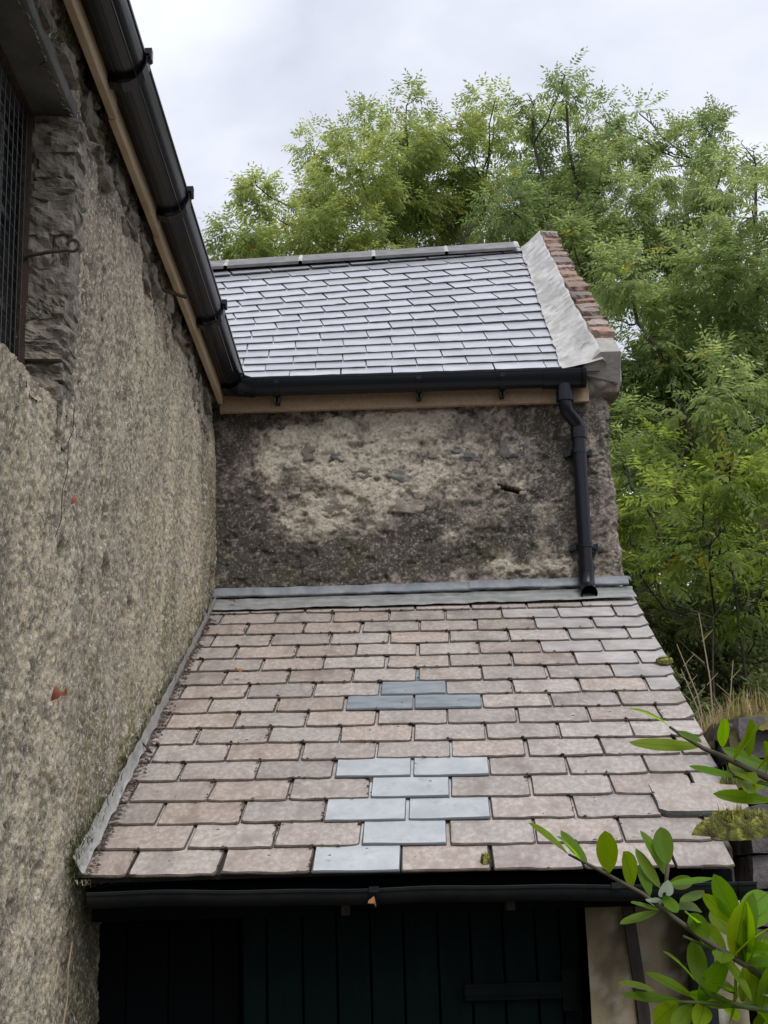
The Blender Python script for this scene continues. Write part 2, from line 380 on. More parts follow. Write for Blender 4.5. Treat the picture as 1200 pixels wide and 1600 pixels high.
CLUMPS_D = [(1.8, 10.32, 4.58, 0.14), (2.05, 10.58, 4.45, 0.22), (2.18, 9.68, 4.24, 0.27), (2.82, 10.8, 4.53, 0.3), (1.77, 10.33, 4.05, 0.15), (1.73, 9.81, 3.71, 0.13), (2.13, 9.41, 3.82, 0.21), (2.75, 10.84, 4.14, 0.3), (2.32, 11.08, 4.88, 0.25), (2.32, 9.46, 4.36, 0.22), (2.32, 10.74, 3.89, 0.22), (2.59, 10.04, 3.55, 0.21), (2.65, 9.57, 3.93, 0.26)]
LAUREL_LEAVES = [(0.28, 2.438, 1.707, 0.215, 2.394, 1.756, 0.017, 0), (0.3, 2.457, 1.696, 0.257, 2.379, 1.733, 0.01, 0), (0.312, 2.453, 1.693, 0.279, 2.517, 1.748, 0.015, 0), (0.345, 2.439, 1.676, 0.333, 2.375, 1.74, 0.037, 0), (0.388, 2.477, 1.655, 0.364, 2.403, 1.708, 0.037, 0), (0.428, 2.461, 1.65, 0.402, 2.516, 1.715, 0.016, 0), (0.441, 2.474, 1.669, 0.411, 2.512, 1.744, 0.024, 0), (0.44, 2.443, 1.685, 0.445, 2.512, 1.748, 0.033, 0), (0.409, 2.45, 1.638, 0.409, 2.527, 1.69, 0.014, 0), (0.434, 2.476, 1.635, 0.429, 2.386, 1.662, 0.023, 1), (0.44, 2.453, 1.655, 0.499, 2.538, 1.66, 0.023, 0), (0.44, 2.439, 1.655, 0.524, 2.497, 1.663, 0.022, 0), (0.452, 2.424, 1.627, 0.508, 2.508, 1.644, 0.021, 0), (0.431, 2.441, 1.639, 0.433, 2.354, 1.612, 0.021, 0), (0.418, 2.424, 1.617, 0.361, 2.342, 1.629, 0.015, 0), (0.418, 2.447, 1.614, 0.347, 2.378, 1.597, 0.012, 0), (0.432, 2.465, 1.615, 0.393, 2.376, 1.634, 0.015, 1), (0.451, 2.466, 1.617, 0.51, 2.551, 1.61, 0.009, 0), (0.467, 2.428, 1.609, 0.478, 2.349, 1.572, 0.028, 0), (0.543, 2.44, 1.594, 0.505, 2.407, 1.669, 0.039, 0), (0.545, 2.456, 1.591, 0.482, 2.397, 1.639, 0.025, 0), (0.551, 2.469, 1.569, 0.521, 2.537, 1.61, 0.032, 0), (0.544, 2.433, 1.599, 0.611, 2.504, 1.636, 0.044, 0), (0.546, 2.422, 1.579, 0.616, 2.485, 1.62, 0.048, 0), (0.551, 2.454, 1.552, 0.621, 2.532, 1.567, 0.025, 0), (0.538, 2.425, 1.558, 0.574, 2.351, 1.553, 0.02, 0), (0.551, 2.451, 1.53, 0.618, 2.531, 1.541, 0.014, 1), (0.467, 2.437, 1.507, 0.41, 2.374, 1.555, 0.02, 0), (0.476, 2.432, 1.499, 0.48, 2.485, 1.568, 0.032, 0), (0.471, 2.479, 1.479, 0.402, 2.506, 1.518, 0.018, 0), (0.449, 2.479, 1.476, 0.354, 2.468, 1.488, 0.012, 0), (0.405, 2.447, 1.491, 0.359, 2.519, 1.503, 0.007, 0), (0.462, 2.472, 1.486, 0.52, 2.416, 1.47, 0.025, 0), (0.437, 2.422, 1.476, 0.409, 2.5, 1.439, 0.041, 0), (0.463, 2.455, 1.47, 0.417, 2.374, 1.441, 0.03, 0), (0.482, 2.45, 1.469, 0.451, 2.365, 1.441, 0.032, 0), (0.543, 2.445, 1.472, 0.53, 2.37, 1.529, 0.028, 0), (0.541, 2.472, 1.476, 0.481, 2.393, 1.504, 0.018, 0), (0.53, 2.433, 1.485, 0.511, 2.514, 1.508, 0.016, 0), (0.567, 2.43, 1.506, 0.617, 2.516, 1.528, 0.035, 0), (0.568, 2.469, 1.495, 0.574, 2.382, 1.483, 0.012, 1), (0.555, 2.444, 1.439, 0.615, 2.528, 1.445, 0.023, 0), (0.515, 2.451, 1.466, 0.552, 2.54, 1.435, 0.018, 0), (0.481, 2.42, 1.587, 0.441, 2.333, 1.613, 0.021, 0), (0.484, 2.423, 1.562, 0.477, 2.506, 1.595, 0.018, 0), (0.485, 2.575, 1.921, 0.408, 2.522, 1.948, 0.011, 0), (0.54, 2.591, 1.886, 0.421, 2.63, 1.901, 0.027, 0), (0.503, 2.592, 1.915, 0.524, 2.509, 1.885, 0.018, 0), (0.576, 2.578, 1.883, 0.563, 2.497, 1.924, 0.024, 0), (0.62, 2.575, 1.865, 0.609, 2.507, 1.923, 0.04, 0), (0.656, 2.609, 1.852, 0.633, 2.524, 1.886, 0.024, 0), (0.583, 2.623, 1.886, 0.658, 2.602, 1.844, 0.027, 0), (0.596, 2.6, 1.833, 0.527, 2.645, 1.858, 0.015, 0), (0.589, 2.598, 1.859, 0.615, 2.525, 1.816, 0.034, 0), (0.619, 2.605, 1.834, 0.596, 2.515, 1.799, 0.032, 0), (0.649, 2.572, 1.788, 0.555, 2.596, 1.805, 0.024, 0), (0.647, 2.624, 1.809, 0.699, 2.711, 1.837, 0.02, 0)]
LAUREL_STEMS = [[(0.282, 2.45, 1.707), (0.323, 2.442, 1.684), (0.396, 2.433, 1.641), (0.428, 2.425, 1.613), (0.479, 2.417, 1.572), (0.539, 2.408, 1.532), (0.593, 2.4, 1.493)], [(0.422, 2.45, 1.476), (0.473, 2.44, 1.473), (0.538, 2.43, 1.467), (0.604, 2.42, 1.457)], [(0.459, 2.46, 1.574), (0.489, 2.447, 1.559), (0.52, 2.433, 1.546), (0.546, 2.42, 1.53)], [(0.49, 2.6, 1.923), (0.509, 2.587, 1.905), (0.542, 2.575, 1.881), (0.574, 2.562, 1.864), (0.652, 2.55, 1.819)], [(0.426, 2.44, 1.62), (0.435, 2.44, 1.66), (0.44, 2.44, 1.687)], [(0.544, 2.41, 1.529), (0.544, 2.42, 1.566), (0.541, 2.43, 1.597)], [(0.589, 2.58, 1.833), (0.651, 2.55, 1.812)], [(0.479, 2.45, 1.498), (0.49, 2.435, 1.484), (0.536, 2.42, 1.468)]]

# ------------------------------------------------------------------ ground
def ground_z(x, y):
    y = np.asarray(y, float); x = np.asarray(x, float)
    rise = 2.3 * sstep(8.2, 13.0, y) + 2.2 * sstep(13, 24, y) + 5 * sstep(24, 120, y)
    w = sstep(1.15, 2.4, x) * .55 * sstep(4.5, 9, y)
    return rise + w + .18 * (fbm(x * .6, y * .6, 4, 3) - .5) * sstep(7, 10, y)
gx = np.concatenate([np.linspace(-900, -30, 12), np.linspace(-26, 30, 90), np.linspace(36, 900, 12)])
gy = np.concatenate([np.linspace(-900, -20, 12), np.linspace(-16, 40, 100), np.linspace(46, 900, 14)])
GX, GY = np.meshgrid(gx, gy, indexing='ij')
gz = ground_z(GX, GY)
g = obj('ground', bigmesh('ground', np.stack([GX, GY, gz], -1), grid_quads(len(gx), len(gy)), M['ground'], True)); tag(g, kind='structure')
yx, yy = np.linspace(-1.0, 6, 30), np.linspace(-6, 4.9, 40)
YX, YY = np.meshgrid(yx, yy, indexing='ij')
yd = obj('yard', bigmesh('yard', np.stack([YX, YY, ground_z(YX, YY) + .012], -1), grid_quads(30, 40), M['yard'], True)); tag(yd, kind='structure')

# ------------------------------------------------------------------ the tall building on one side, its window, eaves and gutter
def wall_x(y, z):
    return -.83 - .01 * (7 - y) - .0125 * np.clip(7 - y, 0, 5) * np.clip(4.05 - z, 0, 3)
JY, HEAD, SILL = 3.9, 3.9, 2.98
LB = thing('stone_building', 'tall rough rendered stone building with barred window and deep black eaves gutter', 'building', (-1.2, 3.5, 0))
ya = np.concatenate([np.linspace(-2.0, 2.7, 48), np.arange(2.78, 7.3, .009)])
za = np.concatenate([np.linspace(0, 1.15, 20), np.arange(1.18, 4.3, .0065)])
YA, ZA = np.meshgrid(ya, za, indexing='ij')
big = fbm(YA * 1.3, ZA * 1.1, 31, 3) - .5
mid = fbm(YA * 6, ZA * 4.5, 33, 4) - .5
w1, w2, wi = worley(YA * 52 + 1.5 * vnoise(YA * 20, ZA * 20, 3), ZA * 44 + 1.5 * vnoise(YA * 20, ZA * 20, 8), 35)
fine = fbm(YA * 90, ZA * 70, 36, 2) - .5
pebble = np.clip(.55 - w1, 0, 1)
v1, v2, vi = worley(YA * 3.1 + .5 * fbm(YA * 9, ZA * 9, 71, 2), ZA * 2.0 + .5 * fbm(YA * 9, ZA * 9, 72, 2), 73)
pits = sstep(.60, .72, fbm(YA * 7, ZA * 3.2, 39, 4)) * sstep(.4, .55, vnoise(YA * 2, ZA * 1.7, 40))
# two long cracks with rootlets and some fallen pieces of render
def ridge_line(yy, zz, pts, wd):
    d = np.full(yy.shape, 9.)
    for (a, b), (c, e) in zip(pts[:-1], pts[1:]):
        t = np.clip(((yy - a) * (c - a) + (zz - b) * (e - b)) / ((c - a) ** 2 + (e - b) ** 2), 0, 1)
        d = np.minimum(d, np.hypot(yy - a - t * (c - a), zz - b - t * (e - b)))
    return 1 - sstep(wd * .4, wd, d)
wob = .03 * (fbm(YA * 15, ZA * 15, 44, 3) - .5)
crack = ridge_line(YA + wob, ZA, [(4.0, 3.05), (3.86, 2.6), (3.80, 2.3), (3.86, 2.1), (3.78, 1.8)], .012)
crack = np.maximum(crack, ridge_line(YA + wob, ZA, [(4.33, 3.6), (4.36, 3.2), (4.5, 2.9)], .012))
holes = np.zeros(YA.shape)
for hy, hz, ay, az in ((4.55, 2.82, .05, .10), (4.62, 2.66, .07, .08), (5.02, 2.64, .06, .07), (4.48, 2.48, .05, .11), (4.75, 3.25, .03, .09), (4.28, 2.52, .04, .12), (5.6, 3.3, .03, .08), (4.9, 3.5, .03, .07)):
    rr = np.hypot((YA - hy) / ay, (ZA - hz) / az) + .9 * (fbm(YA * 14, ZA * 14, 46, 3) - .5)
    holes = np.maximum(holes, 1 - sstep(.62, .9, rr))
disp = .035 * big + .024 * mid + .011 * pebble + .009 * fine - .016 * pits - .016 * crack - .022 * holes
stones_show = sstep(3.72, 3.95, ZA + .22 * (fbm(YA * 5, ZA * 5, 50, 3) - .5))          # bare stonework under the eaves
joint = 1 - sstep(.02, .10, v2 - v1)
disp = disp - .018 * stones_show * joint + stones_show * (.02 * (vi - .5) - .015)
XA = wall_x(YA, ZA) + disp
buff = np.array([.52, .445, .31]); pale = np.array([.57, .50, .385]); grey = np.array([.295, .25, .195]); dark = np.array([.085, .075, .065]); green = np.array([.14, .14, .04])
t1 = fbm(YA * 2.2, ZA * 1.1, 51, 5)
t2 = fbm(YA * 16, ZA * 4, 52, 4)
col = np.ones(YA.shape + (3,)) * buff
col = lerp3(col, grey, .8 * sstep(.42, .66, t1 + .25 * (t2 - .5)))
col = lerp3(col, pale, .75 * sstep(.56, .8, wi) * sstep(.38, .55, fbm(YA * 3, ZA * 2, 54, 3)))
col = lerp3(col, dark, .5 * sstep(.62, .9, 1 - wi) * sstep(.46, .62, fbm(YA * 11, ZA * 9, 55, 4)))
col = lerp3(col, [.17, .14, .135], .7 * sstep(.5, .68, fbm(YA * 1.8, ZA * .9, 56, 4)) * (1 - sstep(3.8, 4.6, YA)) * (1 - sstep(2.6, 3.1, ZA)))
col = lerp3(col, dark, .75 * np.maximum(np.maximum(crack, holes * .75), pits * .75))
col = lerp3(col, grey * .8, .55 * stones_show)
col = lerp3(col, dark * .8, .8 * stones_show * joint)
roof_z = 1.721 + (YA - 4.39) * .494
above = ZA - roof_z
mossy = (1 - sstep(.03, .34, above + .30 * (fbm(YA * 7, ZA * 7, 58, 4) - .45))) * sstep(4.2, 4.5, YA) * sstep(-.25, -.02, above)
mossy = np.maximum(mossy, .75 * sstep(6.25, 6.8, YA + .5 * (fbm(YA * 3, ZA * 2.5, 59, 4) - .5)) * (1 - sstep(3.5, 3.85, ZA)))
mossy = np.maximum(mossy, .9 * sstep(4.2, 4.6, YA + .25 * (fbm(YA * 5, ZA * 5, 57, 3) - .5)) * (1 - sstep(1.68, 1.82, ZA)))
mossy = np.maximum(mossy, .7 * sstep(.50, .66, fbm(YA * 4, ZA * 1.0, 80, 4)) * (1 - sstep(.25, 1.0, above)) * sstep(3.9, 4.5, YA))
col = lerp3(col, green, mossy * sstep(.30, .52, fbm(YA * 20, ZA * 14, 60, 4)) * .95)
col = lerp3(col, dark, mossy * .45 * sstep(.5, .6, fbm(YA * 12, ZA * 6, 61, 3)))
speck = fbm(YA * 34, ZA * 46, 62, 3)
col = lerp3(col, [.52, .47, .385], .8 * sstep(.60, .74, speck) * (1 - mossy))
col = lerp3(col, [.12, .105, .085], .6 * sstep(.43, .30, fbm(YA * 24, ZA * 38, 68, 3)))
stain = np.maximum(sstep(.52, .68, fbm(YA * 9, ZA * .8, 77, 4)), sstep(.48, .62, fbm(YA * 3.4, ZA * .45 + 3, 79, 4))) * (.45 + .7 * fbm(YA * 20, ZA * 9, 78, 3))
col = lerp3(col, [.20, .175, .135], .5 * np.clip(stain, 0, 1))
col *= (.72 + .56 * fbm(YA * 60, ZA * 75, 69, 2))[..., None] * (.85 + .35 * pebble)[..., None] * 1.12
yc = (YA[:-1, :-1] + YA[1:, 1:]) / 2; zc = (ZA[:-1, :-1] + ZA[1:, 1:]) / 2
jag = .035 * (fbm(zc * 7, yc * 0 + 3, 63, 3) - .5); jag2 = .05 * (fbm(yc * 5, yc * 0 + 1, 64, 3) - .5)
hole = (yc < JY + jag + .02) & (yc > 2.5) & (zc < HEAD) & (zc > SILL + jag2 + .05 * (yc - 3.4))
lw = obj('wall', bigmesh('wall', np.stack([XA, YA, ZA], -1), grid_quads(len(ya), len(za), ~hole), M['render'], True, col), LB)
# core behind the render so the house is solid
mb = MB(); mb.box((-5.5, -2, 0), (-1.30, 11.0, 4.15)); mb.build('wall_core', M['stonedark'], LB)
# the reveal: rough stones laid in courses, each its own
rv = MB(); rv.box((-1.27, JY + .06, 2.75), (-.975, JY + .5, 4.02)); revo = rv.build('reveal', M['stonedark'], LB)
z = 2.90; k = 0
rs = random.Random(5)
while z < HEAD - .02:
    h = rs.uniform(.05, .105); h = min(h, HEAD - z) if HEAD - z - h > .04 else HEAD - z
    x = -.865 + wall_x(JY, z) + .875
    n = rs.choice((1, 1, 2)); x0 = -1.000
    cuts = [x0, x] if n == 1 else [x0, rs.uniform(-.97, -.92), x]
    for a, b in zip(cuts[:-1], cuts[1:]):
        lump('stone', M['jambstone'], revo, ((a + b) / 2 - .006, JY + .058 + rs.uniform(-.010, .012), z + h / 2), ((b - a) * 1.08, .15, h * 1.10), 100 + k, .24, 9, rs.uniform(-.05, .05), .9, False); k += 1
    z += h
# sill: broken render sloping in, and the lintel
sy = np.linspace(2.4, JY + .05, 90); sx = np.linspace(0, 1, 26)
SY, SX = np.meshgrid(sy, sx, indexing='ij')
szz = SILL + .05 * (SY - 3.4) + .008 + .075 * SX ** .7 + .055 * (fbm(SY * 16, SX * 5, 65, 5) - .5) - .045 * sstep(.14, 0, SX)
sxx = wall_x(SY, SILL) - .004 - .25 * SX + .03 * (fbm(SY * 18, SX * 6, 66, 4) - .5)
scol = np.ones(SY.shape + (3,)) * buff; scol = lerp3(scol, grey * .6, sstep(.4, .6, fbm(SY * 12, SX * 6, 67, 4))); scol *= (.6 + .8 * fbm(SY * 60, SX * 20, 70, 2))[..., None]
obj('sill', bigmesh('sill', np.stack([sxx, SY, szz], -1), grid_quads(90, 26)[:, ::-1], M['render'], True, scol), LB)
ln = MB(); ln.box((-1.25, 1.6, HEAD), (-.876, JY + .10, HEAD + .06))
bevel(ln.build('lintel', M['lintel'], LB), .012)
win = bpy.data.objects.new('window', None); link(win, LB, (-1.17, 3.2, SILL))
gl = MB(); gl.box((-1.085, 1.5, 2.9), (-1.078, JY + .02, HEAD + .01)); gl.build('pane', M['glass'], win)
fr = MB()
for yv in np.arange(1.7, 3.86, .21): fr.box((-1.077, yv - .010, 2.95), (-1.06, yv + .010, HEAD))
for zv in (3.02, 3.3, 3.58, 3.84): fr.box((-1.0765, 1.6, zv - .012), (-1.062, JY + .02, zv + .012))
fr.build('glazing_bars', M['winframe'], win)
mg = MB(); zt, zb, wxn, yend = HEAD - .005, 3.03, -1.006, JY - .03
for yv in np.arange(1.6, yend, .048): mg.tube([(wxn, yv, zb), (wxn, yv, zt)], .0016, 5, False)
for zv in np.arange(zb + .02, zt, .048): mg.tube([(wxn - .003, 1.6, zv), (wxn - .003, yend, zv)], .0016, 5, False)
mg.build('wire_mesh', M['wire'], win)
fr = MB(); fr.box((wxn - .012, yend - .002, zb), (wxn + .012, yend + .02, zt)); fr.box((wxn - .012, 1.6, zt - .0), (wxn + .012, yend, zt + .004)); fr.build('rusty_frame', M['iron'], win)
# iron pintle hook at the edge of the opening and a spike under the eaves
hk = MB(); hp = [(-1.0, 3.86, 3.44), (-.93, 3.862, 3.452), (-.880, 3.875, 3.462)]
hp += [(-.868 + .017 * math.cos(a), 3.882, 3.479 + .018 * math.sin(a)) for a in np.linspace(-1.7, 2.9, 9)]
hk.tube(hp, [.0055] * 3 + [.005] * 9, 7); hk.build('iron_hook', M['iron'], LB)
sp = MB(); sp.tube([(-.90, 5.35, 3.985), (-.80, 5.42, 3.985)], .009, 6); sp.tube([(-.83, 5.40, 3.985), (-.76, 5.44, 3.975)], .008, 6); sp.build('iron_spike', M['iron'], LB)
# loose stones showing along the wall head
for i, (yy, hh, zz) in enumerate(((3.45, .1, 3.985), (3.75, .07, 3.985), (4.05, .09, 3.99), (4.3, .075, 3.93), (4.5, .09, 3.99), (4.75, .07, 3.97), (4.98, .1, 3.99), (5.25, .08, 3.96), (5.55, .1, 3.99), (5.85, .08, 3.97), (6.15, .1, 3.97), (6.45, .09, 3.95), (6.75, .1, 3.98), (6.62, .08, 3.82), (6.35, .07, 3.85), (5.05, .07, 3.87), (4.62, .06, 3.88))):
    lump('stone', M['jambstone'], lw, (wall_x(yy, zz) - .040, yy, zz), (.095, .17 + .06 * math.sin(i * 3.1), hh * .9), 300 + i, .34, 7, .1 * math.sin(i * 2.2), .8, False)
# fascia boards
def eaves_x(y): return -.83 - .01 * (7 - y)
for y0, y1, dx in ((-2, 4.15, .004), (4.153, 5.0, .0), (5.003, 6.915, -.004)):
    fb = MB()
    fb.add([(eaves_x(y) + .030 + dx + ox, y, zz) for y in (y0, y1) for ox, zz in ((0, 4.03), (.024, 4.03), (.024, 4.20), (0, 4.20))],
           [(0, 1, 2, 3), (7, 6, 5, 4), (0, 4, 5, 1), (1, 5, 6, 2), (2, 6, 7, 3), (3, 7, 4, 0)])
    bevel(fb.build('fascia_board', M['timber'], LB), .003)
sf = MB(); sf.box((-1.25, -2, 4.19), (-.80, 6.9, 4.21)); sf.build('soffit', M['deck'], LB)
# half round gutter with straps
def gutter_profile(cx, cz, r, depth, n=11, lip=.006, thick=.004):
    a = np.linspace(0, math.pi, n)
    out = [(-r * math.cos(t), -depth * math.sin(t)) for t in a]
    inn = [(-(r - thick) * math.cos(t), -(depth - thick) * math.sin(t)) for t in a[::-1]]
    bead = [(r + .004, .0), (r + .005, .007), (r - .003, .009), (r - .007, .003)]
    return [(cx + p, cz + q) for p, q in out + bead + inn]
def gutter_y(name, parent, x_of, z_of, ys, r, depth, m):
    mb = MB(); st = [[(px, y, pz) for px, pz in gutter_profile(x_of(y), z_of(y), r, depth)] for y in ys]
    mb.sweep(st, None, True); return mb.build(name, m, parent, False)
GR = .071
gcx = lambda y: -.668 - .0058 * (7 - y) - GR - .004
gut = gutter_y('gutter', LB, gcx, lambda y: 4.155, [-2, 0, 2, 4, 6, 6.86], GR, .070, M['plastic'])
smooth_faces = lambda o, ang=40: [o.data.polygons.foreach_set('use_smooth', [True] * len(o.data.polygons)), o.modifiers.new('edges', 'EDGE_SPLIT')]
smooth_faces(gut)
ribs = MB()
for a in (.9, 1.35, 1.75, 2.2): ribs.tube([(gcx(y) - (GR + .001) * math.cos(a), y, 4.155 - .071 * math.sin(a)) for y in (-2, 2, 6.85)], .0022, 5)
ribs.build('gutter_ribs', M['plastic'], gut)
for yb in (2.9, 4.02, 4.93, 5.99):
    b = MB(); st = [[(px, y, pz) for px, pz in gutter_profile(gcx(y), 4.155, GR + .010, .092)] for y in (yb - .026, yb + .026)]
    b.sweep(st, None, True)
    for s_ in st: b.add(s_[:11] + s_[15:], [tuple(range(22))])
    x0 = gcx(yb)
    b.box((x0 - GR - .045, yb - .026, 4.07), (x0 - GR + .012, yb + .026, 4.16))
    b.box((x0 - GR + .004, yb - .020, 4.072), (x0 - .02, yb + .020, 4.098))
    b.box((x0 + GR - .002, yb - .013, 4.15), (x0 + GR + .020, yb + .013, 4.190))
    b.build('gutter_bracket', M['plastic'], gut)
# roof over the tall building, rising away from its gutter
rf = MB(); rf.add([(-.70, -2, 4.185), (-.70, 6.8, 4.185), (-5.5, 9.5, 7.7), (-5.5, -2, 7.7), (-.70, -2, 4.215), (-.70, 6.8, 4.215), (-5.5, 9.5, 7.73), (-5.5, -2, 7.73)],
                  [(0, 1, 2, 3), (7, 6, 5, 4), (0, 4, 5, 1), (1, 5, 6, 2), (2, 6, 7, 3), (3, 7, 4, 0)])
lroof = rf.build('roof', M['slate_new'], LB)

# ------------------------------------------------------------------ the wing across the end
WX1 = 1.137
WG = thing('stone_wing', 'rubble stone wing with pale new slate roof, brick gable edge and black downpipe', 'building', (.2, 8.8, 0))
ua = np.concatenate([np.arange(-1.05, WX1 + .75, .0055)])
za = np.concatenate([np.linspace(0, 2.8, 12), np.arange(2.86, 4.20, .0055)])
UA, ZA = np.meshgrid(ua, za, indexing='ij')
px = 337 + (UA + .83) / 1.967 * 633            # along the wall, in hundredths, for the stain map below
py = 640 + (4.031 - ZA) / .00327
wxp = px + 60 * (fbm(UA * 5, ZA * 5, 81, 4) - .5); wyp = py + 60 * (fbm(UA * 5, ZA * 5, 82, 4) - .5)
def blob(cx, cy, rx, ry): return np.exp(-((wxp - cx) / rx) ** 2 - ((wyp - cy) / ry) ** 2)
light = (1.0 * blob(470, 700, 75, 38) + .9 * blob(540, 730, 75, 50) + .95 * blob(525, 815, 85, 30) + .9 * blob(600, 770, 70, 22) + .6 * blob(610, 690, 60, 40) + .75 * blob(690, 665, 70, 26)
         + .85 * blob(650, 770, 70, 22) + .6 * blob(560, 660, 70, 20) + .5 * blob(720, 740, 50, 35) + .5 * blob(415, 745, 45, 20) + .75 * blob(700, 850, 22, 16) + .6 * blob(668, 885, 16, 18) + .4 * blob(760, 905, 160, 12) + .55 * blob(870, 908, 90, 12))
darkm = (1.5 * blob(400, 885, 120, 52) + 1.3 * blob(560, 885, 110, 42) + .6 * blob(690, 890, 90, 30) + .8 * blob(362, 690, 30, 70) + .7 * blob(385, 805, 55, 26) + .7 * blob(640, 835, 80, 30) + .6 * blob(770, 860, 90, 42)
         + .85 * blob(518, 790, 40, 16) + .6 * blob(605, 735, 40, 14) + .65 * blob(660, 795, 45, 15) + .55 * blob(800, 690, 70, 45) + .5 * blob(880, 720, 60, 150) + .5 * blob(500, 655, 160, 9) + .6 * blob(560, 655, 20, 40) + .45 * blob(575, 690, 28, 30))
n1 = fbm(UA * 9, ZA * 9, 83, 5); n2 = fbm(UA * 28, ZA * 28, 84, 4)
wc1, wc2, wid = worley(UA * 75, ZA * 75, 85)
vs1, vs2, vid = worley(UA * 4.2 + .8 * (fbm(UA * 6, ZA * 6, 86, 3) - .5), ZA * 7.5 + .8 * (fbm(UA * 6, ZA * 6, 87, 3) - .5), 88)
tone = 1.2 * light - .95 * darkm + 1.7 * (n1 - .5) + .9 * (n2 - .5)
mid = np.array([.205, .180, .150]); lightc = np.array([.43, .385, .315]); darkc = np.array([.060, .054, .046]); purple = np.array([.185, .152, .138])
col = np.ones(UA.shape + (3,)) * mid
col = lerp3(col, purple, sstep(.45, .65, fbm(UA * 3, ZA * 3, 89, 4)))
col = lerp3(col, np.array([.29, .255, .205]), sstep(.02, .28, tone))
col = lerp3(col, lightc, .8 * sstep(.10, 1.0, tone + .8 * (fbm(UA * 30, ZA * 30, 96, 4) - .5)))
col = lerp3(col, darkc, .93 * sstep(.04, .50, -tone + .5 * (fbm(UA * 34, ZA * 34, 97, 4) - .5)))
col = lerp3(col, [.52, .49, .43], sstep(.60, .80, wid) * sstep(.25, .12, wc1) * (.45 * sstep(700, 880, px) + .03))
col = lerp3(col, [.07, .072, .035], .4 * sstep(.54, .64, fbm(UA * 6, ZA * 6, 90, 4)) * sstep(800, 880, py) * (1 - sstep(.3, .6, tone)))
col = lerp3(col, darkc, .8 * sstep(.56, .72, fbm(UA * 45, ZA * 45, 91, 3)) * (1 - sstep(.35, .6, tone)))
col = lerp3(col, [.42, .38, .31], .35 * sstep(.62, .76, fbm(UA * 70, ZA * 70, 98, 3)))
col *= (.62 + .76 * fbm(UA * 75, ZA * 75, 92, 2))[..., None]
disp = (.03 * (fbm(UA * 2.2, ZA * 2.2, 93, 3) - .5) + .012 * sstep(.2, .8, tone) + .014 * (n1 - .5) + .010 * np.clip(.5 - wc1, 0, 1) + .008 * (n2 - .5)
        + .022 * (fbm(UA * 5, ZA * 9, 94, 3) - .5) - .012 * sstep(.55, .75, fbm(UA * 14, ZA * 22, 95, 4)))
slot = np.maximum((np.abs(UA - .62) < .055) * (np.abs(ZA - 3.57 + .3 * (UA - .62)) < .012), 0)
disp = disp - .045 * slot; col = lerp3(col, [.03, .025, .02], slot.astype(float))
rad = .05
t = np.clip((UA - (WX1 - rad)) / (rad * 1.57), 0, 1) * math.pi / 2
over = np.maximum(UA - (WX1 - rad + rad * 1.57), 0)
PX = np.where(UA < WX1 - rad, UA, WX1 - rad + rad * np.sin(t)) + disp * np.sin(t)
PY = 7.0 + rad * (1 - np.cos(t)) + over - disp * np.cos(t)
lean = .012 * sstep(4.0, 3.0, ZA) * sstep(.9, 1.1, UA)
ww = obj('wall', bigmesh('wall', np.stack([PX + lean, PY, ZA], -1), grid_quads(len(ua), len(za)), M['wingwall'], True, col), WG)
WSTONES = ((-.23, 3.762, .06, .045), (-.282, 3.50, .17, .075), (-.09, 3.672, .13, .05), (.09, 3.653, .14, .055), (.295, 3.755, .12, .04), (-.44, 3.588, .06, .04), 
           (.42, 3.75, .13, .045), (.12, 3.50, .14, .06), (-.36, 3.80, .07, .08), (.66, 3.78, .14, .08))
for i, (sx_, sz_, w_, h_) in enumerate(WSTONES):
    lump('stone', M['stone'] if i % 3 else M['stonedark'], ww, (sx_, 7.033, sz_), (w_ * 1.1, .085, h_ * 1.15), 500 + i, .26, 10, .22 * math.sin(i * 1.7), .72)
for sx_, sz_ in ((.56, 3.575), (.685, 3.545)):
    lump('brick_chip', M['brick'], ww, (sx_, 6.985, sz_), (.035, .03, .02), int(sx_ * 100), .3, 2)
# gable end, back wall, back slope
PU = Vector((.1877, 6.85, 4.139)); EU = Vector((0, 2.23, 1.6394)).normalized(); NU = Vector((1, 0, 0)).cross(EU)
RID = PU + EU * 2.86
gm = MB()
gm.add([(WX1 - .02, 7.6, 0), (WX1 - .02, 2 * RID.y - 7.0, 0), (WX1 - .02, 2 * RID.y - 7.0, 4.2), (WX1 - .02, RID.y, RID.z - .03), (WX1 - .02, 7.0, 4.2), (WX1 - .02, 7.6, 4.2)], [(0, 1, 2, 3, 4, 5)])
gm.box((-3.0, 2 * RID.y - 7.02, 0), (WX1 - .03, 2 * RID.y - 6.98, 4.2))
gm.build('gable_wall', M['stone'], WG)
WR = MB()
dn = NU * -.022
a0, a1 = PU + dn, PU + EU * 2.86 + dn
WR.add([(-3.5, a0.y, a0.z), (WX1 - .05, a0.y, a0.z), (WX1 - .05, a1.y, a1.z), (-3.5, a1.y, a1.z), (-3.5, 2 * a1.y - a0.y, a0.z), (WX1 - .05, 2 * a1.y - a0.y, a0.z)], [(0, 1, 2, 3), (3, 2, 5, 4)])
wroof = WR.build('roof', M['deck'], WG)

